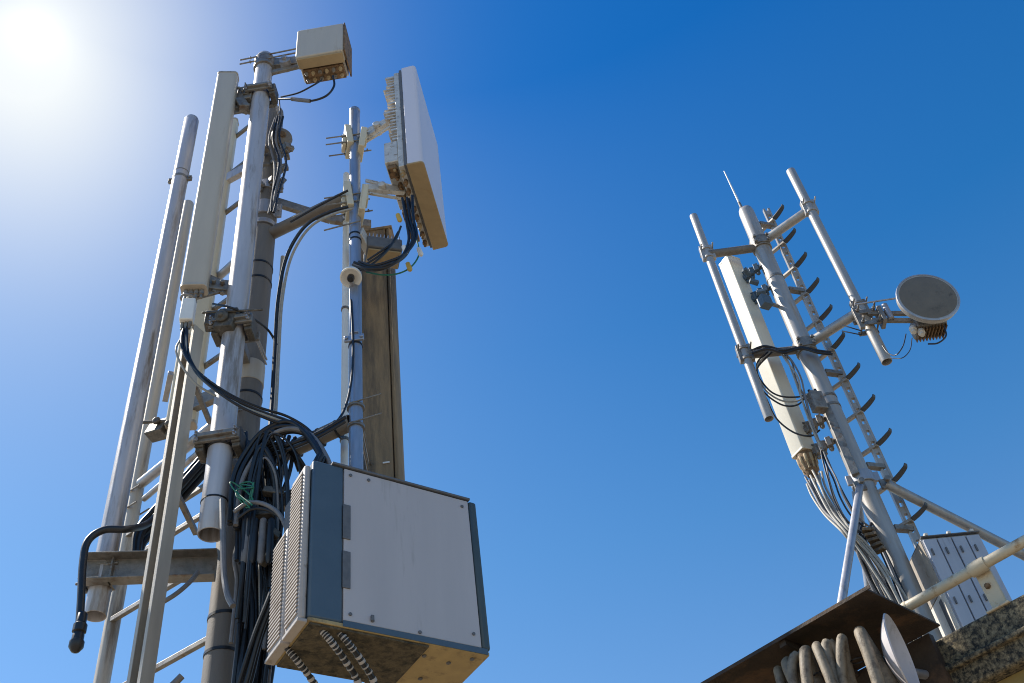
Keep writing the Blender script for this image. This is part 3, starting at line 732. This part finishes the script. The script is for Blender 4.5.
for i in range(6):
    cable(off(arch, (.024 * (i % 3), .026 * (i // 3), -.026 * (i % 3))), .0145, M['rubber'] if i != 2 else M['greyc'],
          'thick dark cable arching over the lower arm down behind the cabinet', 'thick cables arching over the lower arm', jit=.008)
arch2 = path((236, 560, 4.6), (240, 500, 4.6), (256, 455, 4.62), (275, 440, 4.62), (292, 452, 4.65), (300, 470, 4.7))
for i in range(3):
    cable(off(arch2, (.02 * i, 0, -.02 * i)), .013, M['rubber'], 'black cable looping inside the arch of thicker cables', 'inner looping cables', jit=.008)
down = path((246, 440, 4.72), (250, 500, 4.72), (248, 560, 4.72), (246, 620, 4.72), (240, 683, 4.72), (234, 740, 4.72))
for i in range(14):
    cable(off(down, (-.02 + .024 * (i % 7), .04 * (i // 5), -.01 * i)), .013 + .004 * (i % 2), M['rubber'] if i % 6 else M['greyc'],
          'dark vertical cable running down the right side of the mast', 'cables running down the mast', jit=.012)
sw = path((318, 455, 4.45), (306, 480, 4.42), (296, 510, 4.42), (285, 550, 4.42), (270, 595, 4.45), (254, 635, 4.5), (240, 683, 4.55), (226, 730, 4.6))
for i in range(4):
    cable(off(sw, (.022 * (i % 2) + .004 * i, .03 * (i // 2), 0)), .0135, M['rubber'], 'black cable slanting from behind the cabinet down to the mast foot', 'slanting cables beside the louvred side', jit=.006)
lp_ = path((234, 512, 4.5), (248, 503, 4.48), (264, 504, 4.47), (279, 514, 4.46), (288, 535, 4.46), (291, 565, 4.48), (286, 610, 4.5), (284, 660, 4.55))
cable(lp_, .012, M['greyc'], 'grey conduit loop curving over the cable bundle left of the cabinet')
cable(off(lp_, (.02, .02, -.03)), .010, M['rubber'], 'black conduit loop tucked just inside the grey loop left of the cabinet')
cable(path((222, 500, 4.5), (223, 540, 4.48), (224, 575, 4.48), (228, 596, 4.46), (233, 606, 4.45)), .016, M['greyc'], 'thick grey pipe end hanging open beside the mast')
for i, (a, b) in enumerate(((246, 'first'), (254, 'second'), (262, 'third'), (270, 'last'))):
    c = at(a, 540, 4.56)
    solo('cable_joint', MB().lathe(c, -Z, [(.01, -.14), (.019, -.13), (.021, 0), (.019, .13), (.009, .15)], 14), M['rubber' if i % 2 else 'greyc'],
         '%s of the black tube joints in the bundle left of the cabinet, from the left' % b, 'joint', 'tube joints in the cable bundle')
arm_c = path((348, 207, 4.70), (330, 212, 4.68), (310, 222, 4.68), (296, 238, 4.7), (285, 262, 4.75), (278, 300, 4.8), (275, 345, 4.85), (272, 400, 4.85), (268, 450, 4.8))
cable(arm_c, .013, M['rubber'], 'black cable bowing down from the upper arm to the mast')
cable(off(arm_c, (.03, .0, -.03)), .010, M['palec'], 'pale cable bowing down from the upper arm beside the black one')
pc = at(274, 380, 5.12)
solo('conduit', MB().tube([(pc.x, pc.y, 3.5), (pc.x, pc.y, 8.0)], .017, 14), M['cream'], 'thin cream upright conduit just right of the mast', 'conduit')
pc = at(262, 560, 4.86)
sp_cab = path((300, 430, 4.7), (322, 432, 4.66), (338, 420, 4.62), (347, 402, 4.66), (352, 375, 4.68), (353, 340, 4.7), (351, 300, 4.7))
cable(sp_cab, .008, M['rubber'], 'thin black cable dropping down the blue grey pipe then along the lower arm')
for i in range(2):
    cable(off(path((262, 462, 4.62), (290, 452, 4.58), (318, 441, 4.58), (345, 425, 4.6)), (0, 0, .03 * i + .03)), .012, M['rubber'], 'black cable strapped along the lower arm', 'cables strapped on the lower arm', jit=.005)
cable(off(path((290, 228, 4.75), (318, 212, 4.7), (348, 196, 4.65)), (0, 0, .07)), .009, M['rubber'], 'thin black cable strapped along the upper arm')
mb = MB()
for f_ in (.2, .32, .5, .7, .85):
    c = (p1 + Z * 5.80).lerp(p2 + Z * 5.87, f_); uu_ = ((p2 + Z * .07) - p1).normalized()
    mb.lathe(c - uu_ * .006, uu_, [(.052, 0), (.062, .001), (.062, .012), (.052, .013)], 20)
part('strap', mb, M['rubber'], mast)
for i in range(12):
    x0 = random.uniform(240, 296); x1 = random.uniform(236, 282); yy = random.uniform(560, 650)
    cable([at(x0, 436 + random.uniform(-6, 10), 4.68), at((x0 * 2 + x1) / 3 + random.uniform(-10, 10), 475, 4.64), at((x0 + x1) / 2 + random.uniform(-12, 12), 515, 4.66), at(x1 + random.uniform(-6, 6), 555, 4.68), at(x1, yy, 4.7), at(x1 - 6, yy + 60, 4.72)],
          random.choice((.006, .009, .012)), M[random.choice(('rubber', 'rubber', 'greyc'))], 'loose dark cable in the tangle between the mast and the louvred cabinet', 'loose cables between mast and cabinet')
for i in range(9):
    x0 = random.uniform(236, 262); w_ = random.uniform(22, 52); t_ = random.uniform(428, 470); b_ = random.uniform(500, 590)
    cable([at(x0 - 4, b_ + 50, 4.62), at(x0, b_, 4.56), at(x0 + w_ * .12, (t_ + b_) / 2, 4.54), at(x0 + w_ * .45, t_, 4.53), at(x0 + w_ * .85, t_ + 14, 4.56), at(x0 + w_, (t_ + b_) / 2, 4.6), at(x0 + w_ * .8, b_ + 20, 4.66)],
          random.choice((.007, .010, .013)), M[random.choice(('rubber', 'rubber', 'rubber', 'greyc'))], 'dark cable bent in a tall hoop in front of the mast left of the cabinet', 'hooped cables left of the cabinet', jit=.008)
for i in range(5):
    c = at(262 + random.uniform(-14, 14), 470 + 22 * i, 4.6)
    solo('cable_bracket', MB().box(c, (.11, .05, .045), azv(60 + 20 * i), Vector((.2, .1, 1))), M['dbrack'], 'dark clamp block gripping the cable bundle left of the cabinet', 'clamp', 'clamp blocks on the cable bundle', bevel=.006)
# left hanging cable with connector
hang = path((236, 428, 4.92), (208, 455, 4.9), (172, 496, 4.85), (150, 522, 4.8), (128, 529, 4.66), (104, 530, 4.6), (88, 541, 4.58), (83, 562, 4.58), (81, 600, 4.58), (79, 632, 4.58))
hc = thing('hanging_cable', 'thick dark cable arching over the left pipe and hanging down to a ribbed plug', 'cable', hang[5])
part('cable', MB().tube(spline(hang, 9), .021, 14), M['rubber'], hc)
e = hang[-1]
part('plug', MB().lathe(e + Z * .05, -Z, [(.02, -.06), (.026, -.05), (.026, 0), (.035, .01), (.035, .05), (.026, .055), (.03, .07), (.03, .1), (.037, .105), (.037, .135), (.02, .16), (.008, .165), (.0, .17)], 16), M['rubber'], hc)
for i in range(4):
    cable(off(path((238, 424, 4.95), (212, 446, 4.93), (176, 486, 4.9), (152, 512, 4.88), (138, 530, 4.86), (134, 556, 4.86)), (.03 * (i % 2), .03 * (i // 2), -.035 * i)), .019, M['rubber'], 'dark cable slanting down to the left behind the slotted channel', 'dark cables slanting behind the slotted channel', jit=.006)
cable(path((198, 572, 4.75), (190, 582, 4.72), (176, 594, 4.7), (160, 604, 4.72), (148, 612, 4.8)), .013, M['greyc'], 'grey cable crossing behind the slotted channel below the channel beam')
# L3 small cables
cable(path((180, 340, 4.4), (176, 350, 4.36), (182, 366, 4.38), (196, 384, 4.42), (216, 396, 4.45)), .007, M['palec'], 'thin pale cable drooping lowest under the small white box')
cable(path((213, 304, 4.5), (232, 308, 4.46), (252, 318, 4.6), (268, 330, 4.8), (277, 345, 4.9)), .008, M['rubber'], 'thin black cable crossing the widest pipe at the upper clamp')
# radio unit T cables
cable(path((333, 76, 4.6), (334, 86, 4.6), (326, 96, 4.6), (310, 101, 4.62), (294, 99, 4.66), (278, 99, 4.75)), .0095, M['rubber'], 'black cable loop hanging right below the top radio unit')
cable(path((322, 80, 4.62), (312, 86, 4.62), (298, 93, 4.66), (281, 97, 4.75)), .0075, M['rubber'], 'straighter black cable from the top radio unit to the mast')
solo('cable_splice', MB().tube(spline(path((292, 99, 4.655), (300, 100, 4.63), (310, 101, 4.615)), 6), .0175, 10), M['greyc'], 'grey taped splice on the cable below the top radio unit', 'splice')
cable(path((279, 98, 4.8), (280, 112, 4.82), (278, 125, 4.84)), .006, M['rubber'], 'short thin cable rising behind the small brown drum')
for i in range(4):
    cable(off(path((274, 118, 4.86), (272, 140, 4.85), (276, 165, 4.85), (272, 195, 4.84), (268, 215, 4.86)), (.022 * i, -.01, 0)), .010, M['rubber'] if i % 2 else M['greyc'], 'cable in the tangle beside the small brown drum', 'cables beside the small drum', jit=.02)
# antenna D cables
for i in range(5):
    cable(off(path((402 + i, 200, 4.75), (408, 222, 4.74), (410, 240, 4.72), (400, 258, 4.7), (384, 268, 4.68), (366, 270, 4.68), (352, 266, 4.7)), (.010 * i, .02 * (i % 2), .012 * i)), .0105, M['rubber'],
          'black cable hanging in a loop from the finned back of the white square antenna', 'cables looping from the white square antenna', jit=.012)
for i in range(3):
    cable(off(path((396, 236, 4.7), (388, 250, 4.7), (376, 262, 4.7), (362, 270, 4.7)), (.02 * i, 0, .05 * i)), .008, M['rubber'], 'short black lead crossing the small amplifier box', 'short leads at the amplifier box', jit=.01)
cable(path((417, 240, 4.9), (419, 254, 4.88), (412, 266, 4.86), (400, 273, 4.84), (384, 275, 4.82), (366, 272, 4.8)), .006, M['green'], 'green earth wire looping below the white square antenna')
for (x, y, mt, lb, cc) in ((399, 218, 'yel', 'yellow plug beside the black cables under the white square antenna', 'plug'), (409, 267, 'yel', 'yellow plug on the green earth wire', 'plug'), (405, 250, 'whitep', 'white tag hanging on the black cable loop', 'tag'), (420, 252, 'whitep', 'white tag hanging at the tan corner of the square antenna', 'tag')):
    c = at(x, y, 4.72 if x < 408 else 4.84)
    solo('plug' if cc == 'plug' else 'cable_tag', MB().lathe(c, (.2, 0, -1), [(.008, -.05), (.017, -.04), (.019, .03), (.009, .045)], 12), M[mt], lb, cc)
# green wire tangle
gp = [at(240 + random.uniform(-9, 14), 495 + random.uniform(-14, 14), 4.47 + random.uniform(-.02, .04)) for _ in range(16)]
cable(gp, .004, M['green'], 'tangle of thin green wire caught on the cables below the widest pipe')
# short ends hanging low left
cable(path((182, 676, 4.6), (174, 684, 4.6), (165, 692, 4.6)), .018, M['greyc'], 'stub of grey pipe at the lowest edge left of the mast')

# ================================================================== RIGHT TOWER
RX, RY = 2.961, 8.0
rt = thing('tower_pole', 'stout round pole of the right tower with side booms and braces', 'mast', (RX, RY, 3.52))
part('tube', MB().lathe((RX, RY, 3.52), Z, [(.092, 0), (.092, 7.1), (.088, 7.57), (.08, 7.62), (.05, 7.65), (.0, 7.66)], 36), M['mastr'], rt)
for z in (8.12, 8.0, 9.9):
    mb = MB(); bands(mb, RX, RY, z, .092, .03, 32, .005); part('band', mb, M['brack'], rt)
mb = MB(); bands(mb, RX, RY, 7.12, .092, .12, 32, .02)
for k in (-1, 1): mb.box((RX + k * .12, RY - .03, 7.12), (.06, .03, .1))
part('collar', mb, M['galv'], rt, bevel=.004)
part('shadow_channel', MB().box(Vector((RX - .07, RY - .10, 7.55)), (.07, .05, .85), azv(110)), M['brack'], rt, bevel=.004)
def boom(a, b, r, mt):
    a = Vector(a); b = Vector(b); return part('boom', MB().pipe(a, b, r), mt, rt)
EX, EY = 3.50, 7.6; FX, FY = 2.33, 7.93
zu = 10.52; zl = 8.86
boom((RX, RY, zu), (EX, EY, zu), .052, M['mastr']); boom((RX, RY, zl), (EX, EY, zl), .052, M['mastr'])
boom((RX + .05, RY, zu - .06), (FX, FY, zu - .12), .048, M['mast']); boom((RX + .05, RY, zl - .04), (FX, FY, zl - .06), .044, M['mast'])
for z in (zu, zl):
    mb = MB(); bands(mb, RX, RY, z - .03, .092, .16, 32, .018); mb.box((RX, RY - .105, z - .03), (.18, .03, .12)); 
    for k in (-1, 1):
        for dz in (-.04, .04): nuts(mb, (RX + k * .07, RY - .12, z - .03 + dz), (0, -1, 0), .018, .02)
    part('collar', mb, M['brack'], rt, bevel=.004)
# braces
a = at(860, 486, 7.86); b = at(842, 600, 7.3)
def ext(a, b, z):
    d = b - a; return a + d * ((z - a.z) / d.z)
part('brace', MB().pipe(a, ext(a, b, 3.53), .034), M['galv'], rt)
a = at(886, 484, 7.95); b = at(1010, 548, 8.15)
part('brace', MB().pipe(a, ext(a, b, 3.53), .045), M['mastr'], rt)
a = Vector((RX - .05, RY + .12, 7.1)); part('brace', MB().pipe(a, (RX - .5, RY + 1.9, 3.53), .04), M['galv'], rt)
for p_ in (at(860, 486, 7.86), at(886, 484, 7.95)):
    mb = MB(); nuts(mb, p_ + Vector((0, -.06, 0)), (0, -1, 0), .03, .04); mb.box(p_, (.1, .03, .1)); part('lug', mb, M['brack'], rt, bevel=.003)

wh = thing('whip_antenna', 'thin white whip antenna standing on the tip of the right tower pole', 'antenna', (RX - .03, RY, 11.17))
wa = Vector((RX - .03, RY, 11.16)); wb = at(724, 171, 8.0)
part('rod', MB().tube([wa, wb], [.014, .006], 10), M['whitep'], wh)
part('base', MB().lathe(wa - Z * .01, (wb - wa), [(.03, 0), (.03, .04), (.018, .06), (.015, .16), (.0, .165)], 14), M['cabd'], wh)

def zrow(x, y, py):
    lo, hi = 0, 25
    for _ in range(40):
        mm = (lo + hi) / 2; v = Vector((x, y, mm)) - EYE
        if H / 2 + FPX * v.dot(cd) / v.dot(cf) > py: lo = mm
        else: hi = mm
    return lo
et = vpipe('mounting_pipe', 'right hand boom pipe of the right tower carrying the round dish', 'pipe', EX, EY, zrow(EX, EY, 362), zrow(EX, EY, 171), .052, M['mastr'])
ft = vpipe('mounting_pipe', 'left hand boom pipe of the right tower beside the white panel', 'pipe', FX, FY, zrow(FX, FY, 419), zrow(FX, FY, 216), .046, M['mastr'])
for tt_, x, y, r, zz in ((et, EX, EY, .052, (zu, zl)), (ft, FX, FY, .046, (zu - .12, zl - .06))):
    for z in zz:
        mb = MB(); mb.box((x, y, z + .02), (.15, .06, .22)); bands(mb, x, y, z + .08, r, .03, 24, .012); bands(mb, x, y, z - .06, r, .03, 24, .012)
        for k in (-1, 1): mb.rod((x + k * .065, y - .12, z + .06), (x + k * .065, y + .08, z + .06), .009, 8)
        part('clamp', mb, M['mastr'] if z == zz[0] else M['brack'], tt_, bevel=.004)
    part('cap', MB().lathe((x, y, tt_.location.z + (11.2 - 0) * 0 + 0), Z, [(r - .02, 0.05), (r - .019, .051)], 8), M['mastr'], tt_) if False else None

# step ladder rail
LX, LY = 3.235, 8.1
lz0, lz1 = 6.35, 11.22
lt = thing('step_rail', 'perforated step rail with curved dark steps up the right tower pole', 'ladder', (LX, LY, lz0))
mb = MB()
# rail with slots: two flanges and webs
for k in (-1, 1): mb.box((LX + k * .028, LY, (lz0 + lz1) / 2), (.022, .045, lz1 - lz0))
z = lz0
while z < lz1:
    mb.box((LX, LY - .0, z + .03), (.036, .04, .075)); z += .14
part('rail', mb, M['mastr'], lt)
zs = 11.0
i = 0
hk = azv(138)
while zs > 6.4:
    b0 = Vector((LX, LY - .03, zs))
    mb = MB(); w1 = b0 - hk * .14 - Z * .0
    mb.bar(b0 - hk * .17 - Z * .03, b0 + hk * .03 - Z * .03, .045, .03)
    sp_o = part('step', mb, M['mastr'], lt, bevel=.004)
    pts = [b0 + hk * .03 - Z * .03, b0 + hk * .10 - Z * .015, b0 + hk * .16 + Z * .005, b0 + hk * .19 + Z * .02, b0 + hk * .205 + Z * .045]
    mb = MB(); sp = spline(pts, 5); n = len(sp); vs = []
    sd_ = Z.cross(hk).normalized()
    for j, p in enumerate(sp):
        tg = (sp[min(j + 1, n - 1)] - sp[max(j - 1, 0)]).normalized(); nn = tg.cross(sd_)
        ww = .034 * (1 - .5 * (j / (n - 1)) ** 2)
        vs += [p + sd_ * ww + nn * .004, p - sd_ * ww + nn * .004, p - sd_ * ww - nn * .004, p + sd_ * ww - nn * .004]
    fs = [(j * 4 + a, j * 4 + (a + 1) % 4, j * 4 + 4 + (a + 1) % 4, j * 4 + 4 + a) for j in range(n - 1) for a in range(4)] + [(3, 2, 1, 0), (n * 4 - 4, n * 4 - 3, n * 4 - 2, n * 4 - 1)]
    part('hook', mb.add(vs, fs), M['hook'], sp_o)
    zs -= .43; i += 1; hk = azv(138 + random.uniform(-7, 7))
for z in (10.9, 9.75, 8.5, 7.3, 6.6):
    part('bracket', MB().bar((RX + .1, RY + .03, z), (LX, LY, z), .06, .05), M['brack'], lt, bevel=.003)

# white panel G
gp0 = at(805, 455, 8.2); gz0 = gp0.z + .0; gz1 = zrow(gp0.x, 8.2, 262)
gt, gf, gu = panel('long white panel antenna of the right tower with a rusty ribbed foot', gp0.x, 8.2, gz0, gz1, .185, .18, 148, M['panelw'], M['panelw'], .02, conn=0)
zc = gz0
part('foot', MB().lathe(Vector((gp0.x, 8.2, zc)), -Z, [(.06, -.01), (.088, .0), (.092, .05), (.085, .12), (.07, .2), (.05, .25), (.0, .26)], 20), M['rusty'], gt)
for k in range(10):
    q = 2 * math.pi * k / 10; c = Vector((gp0.x + .085 * math.cos(q), 8.2 + .085 * math.sin(q), zc - .04))
    part('connector', MB().lathe(c, Vector((-.1 * math.cos(q), -.1 * math.sin(q), -1)), [(.012, 0), (.018, .01), (.018, .08), (.011, .09), (.011, .16), (.0, .162)], 8), M['tan'], gt)
for z, mt in ((7.9, 'brack'), (7.62, 'brack'), (10.15, 'cabb'), (9.8, 'cabb')):
    mb = MB(); a = Vector((gp0.x + .06, 8.16, z)); b = Vector((RX - .1, RY, z))
    mb.bar(a, b, .05, .05); mb.bar(a + Z * .1, b, .02, .02)
    for k in range(3):
        c = a.lerp(b, .2 + .3 * k); mb.box(c, (.05, .09, .1), azv(70 + 20 * k)); nuts(mb, c - Z * .06, -Z, .02, .03)
    part('bracket', mb, M[mt], gt, bevel=.004)
c = at(817, 402, 7.85)
t = thing('splice_box', 'small dark box strapped to the left of the right tower pole at mid height', 'box', c)
part('housing', MB().box(c, (.13, .1, .22), azv(70)), M['brack'], t, bevel=.008)
for q in (-.03, .03): part('gland', MB().rod(c + Z * .11 + Vector((q, 0, 0)), c + Z * .16 + Vector((q, 0, 0)), .014), M['rubber'], t)
c = at(765, 302, 7.9)
t = thing('filter_box', 'small dark box between the white panel and the right tower pole near its top', 'box', c)
part('housing', MB().box(c, (.12, .1, .14), azv(60)), M['cabb'], t, bevel=.008)
part('bracket', MB().bar(c, (RX - .08, RY, c.z), .03, .03), M['brack'], t)
for i in range(3):
    c = at(747 + 7 * i, 272 + 10 * i, 7.95)
    solo('coupler', MB().box(c, (.1, .05, .05), azv(40 + 30 * i), Vector((.3, .2, 1))), M['cabb'], '%s of the dark couplers behind the white panel head, from the top' % ['highest', 'middle', 'lowest'][i], 'coupler', 'couplers behind the white panel head', bevel=.006)

# cables of the right tower
for i in range(3):
    cable(path((768 + 2 * i, 352, 7.9), (757, 364 + 3 * i, 7.96), (761 + 3 * i, 388, 7.98), (780, 404 - 4 * i, 7.98), (797, 405 - 4 * i, 7.95), (808, 394, 7.9)), .009, M['rubber'] if i != 1 else M['palec'],
          'thin black lead looped across the white panel of the right tower', 'leads looped across the white panel')
cable(path((766, 398, 7.98), (776, 418, 7.98), (793, 432, 7.98), (810, 436, 7.96), (820, 430, 7.9)), .009, M['rubber'], 'longest lead drooping lowest across the white panel')
for i in range(4):
    cable(off(path((782, 351, 7.9), (789, 359, 7.85), (798, 378, 7.83), (806, 398, 7.83), (812, 424, 7.84), (822, 448, 7.86)), (.03 * (i % 2) - .02, .03 * (i // 2), 0)), .009, M['greyc' if i % 2 else 'palec'], 'cable running down between the white panel and the right tower pole', 'cables between panel and pole', jit=.02)
fr = path((812, 478, 8.18), (818, 492, 8.1), (830, 512, 7.98), (846, 530, 7.82), (860, 548, 7.85), (876, 572, 7.86), (892, 600, 7.86), (910, 640, 7.86))
for i in range(12):
    k = i / 11; d = Vector((-.06 + .15 * k, .1 * math.sin(i * 2.1), .03 * math.cos(i * 1.3)))
    P_ = [p + d * (.45 + .55 * abs(j - 3) / 4 if j != 3 else .3) for j, p in enumerate(fr)]
    cable(P_, .011, M['palec' if i % 3 else 'greyc'], 'pale feeder cable sagging from the rusty foot of the white panel to the roof', 'feeder cables sagging to the roof', jit=.014)
fr2 = path((819, 440, 7.9), (826, 462, 7.88), (832, 480, 7.84), (840, 500, 7.84), (850, 518, 7.84), (866, 532, 7.86), (880, 556, 7.88), (902, 606, 7.88), (915, 640, 7.88))
for i in range(5):
    d = Vector((-.05 + .03 * i, .03 * math.sin(i * 1.7), 0))
    cable([p + d * min(1, .1 + j * .3) for j, p in enumerate(fr2)], .008, M['greyc' if i % 2 else 'rubber'], 'thin cable dropping from the bracket beside the right tower pole to the roof', 'thin cables beside the pole', jit=.008)
fr3 = path((868, 520, 7.9), (864, 545, 7.86), (876, 575, 7.88), (895, 610, 7.9), (915, 650, 7.9))
for i in range(6):
    cable(off(fr3, (.035 * i - .08, .02 * i, 0)), .012, M['rubber' if i % 2 else 'greyc'], 'dark cable fanning out at the foot of the right tower pole', 'dark cables at the foot of the pole', jit=.02)
mb = MB(); 
for k in range(5):
    c = at(868 + k * 3, 530 + 5 * k, 7.84); mb.box(c, (.1, .05, .03), azv(100 + 10 * k), Vector((.2, 0, 1)))
solo('cable_clamp', mb, M['olive'], 'rusty clamp block gathering the cables above the canopy corner', 'clamp', bevel=.004)
for i in range(2):
    cable(path((842, 325 + 6 * i, 7.55), (852, 328 + 5 * i, 7.5), (862, 331 + 4 * i, 7.5)), .006, M['rubber'], 'short black lead beside the clamp of the dish boom pipe', 'short leads beside the dish boom pipe')

for i in range(3):
    cable(off(path((752, 354, 7.9), (766, 351, 7.86), (784, 354, 7.86), (800, 350, 7.86), (818, 354, 7.84), (832, 356, 7.84)), (0, -.02 * i, .05 - .035 * i)), .014, M['rubber'], 'dark cable strapped along the lower left boom of the right tower', 'cables strapped along the lower left boom', jit=.014)
# dish H
hc0 = at(928, 297, 7.3); hn = (azv(178.4) - Z * .10).normalized()
ht = thing('microwave_dish', 'round drum dish with a grey brown cover on the right tower boom', 'dish', hc0)
R_ = .286
part('cover', MB().lathe(hc0, hn, [(R_ - .004, -.012), (R_ - .006, .0), (R_ * .8, .008), (R_ * .4, .014), (.0, .016)], 56), M['dish'], ht)
part('shroud', MB().lathe(hc0, -hn, [(R_ - .012, -.002), (R_ + .006, -.003), (R_ + .008, .012), (R_, .018), (R_, .06), (R_ - .03, .075), (R_ * .5, .15), (.08, .19), (.0, .19)], 56), M['mastr'], ht)
part('rim', MB().lathe(hc0, hn, [(R_ - .008, -.004), (R_ - .006, .006), (R_ + .009, .004), (R_ + .011, -.01), (R_ - .004, -.012)], 56), M['galv'], ht)
ob = hc0 - hn * .3 - Z * .13
part('radio_housing', MB().box(ob + Vector((.02, 0, 0)), (.30, .2, .16), azv(88)), M['brack'], ht, bevel=.02)
mb = MB()
for k in range(9): mb.box(ob + Vector((-.11 + .032 * k, 0, -.09)), (.008, .18, .05), azv(88))
part('fin', mb, M['rusty'], ht)
part('hub', MB().lathe(hc0 - hn * .15, -hn, [(.08, 0), (.09, .02), (.09, .12), (.07, .14), (.0, .14)], 24), M['brack'], ht)
for k, (dx, dz) in enumerate(((-.16, -.06), (-.10, -.11))):
    part('connector', MB().lathe(ob + Vector((dx, -.06, dz)), Vector((-.3, -.4, -1)), [(.03, -.02), (.035, 0), (.035, .04), (.022, .05), (.022, .09), (.0, .092)], 14), M['cladw'], ht)
za_ = zl - .16
for dz in (.05, -.05):
    part('arm', MB().bar(Vector((EX + .02, EY - .06, za_ + dz)), hc0 - hn * .24 + Vector((-.03, 0, dz - .05)), .035, .045), M['brack'], ht, bevel=.003)
mb = MB()
for dz in (-.09, .07):
    mb.box((EX, EY - .07, za_ + dz), (.2, .02, .05)); mb.box((EX, EY + .07, za_ + dz), (.2, .02, .05))
    for k in (-1, 1):
        mb.rod((EX + k * .08, EY - .18, za_ + dz), (EX + k * .08, EY + .1, za_ + dz), .009); nuts(mb, (EX + k * .08, EY - .1, za_ + dz), (0, -1, 0), .02, .02)
mb.box((EX - .1, EY - .08, za_ - .02), (.05, .04, .28)); mb.box((EX + .13, EY - .05, za_ - .02), (.04, .14, .2))
part('clamp', mb, M['brack'], ht, bevel=.004)
mb = MB(); mb.lathe((EX + .2, EY - .09, za_ - .1), Z, [(.01, 0), (.03, .002), (.03, .2), (.01, .202)], 12); mb.rod((EX - .1, EY - .14, za_ + .12), (EX + .35, EY - .16, za_ + .1), .01)
part('tilt_bolt', mb, M['galv'], ht)
cable(path((906, 334, 7.3), (903, 346, 7.28), (896, 355, 7.3), (888, 353, 7.5), (882, 345, 7.55)), .0055, M['rubber'], 'thin black lead hanging between the dish and the end of its boom pipe')
cable(path((912, 338, 7.3), (910, 350, 7.28), (902, 358, 7.3), (890, 358, 7.5)), .0045, M['rubber'], 'thinner lead hanging lowest beneath the round dish')
cable(path((944, 326, 7.4), (946, 336, 7.4), (938, 343, 7.4), (928, 344, 7.4)), .008, M['rubber'], 'short lead curling round the right of the dish radio housing')
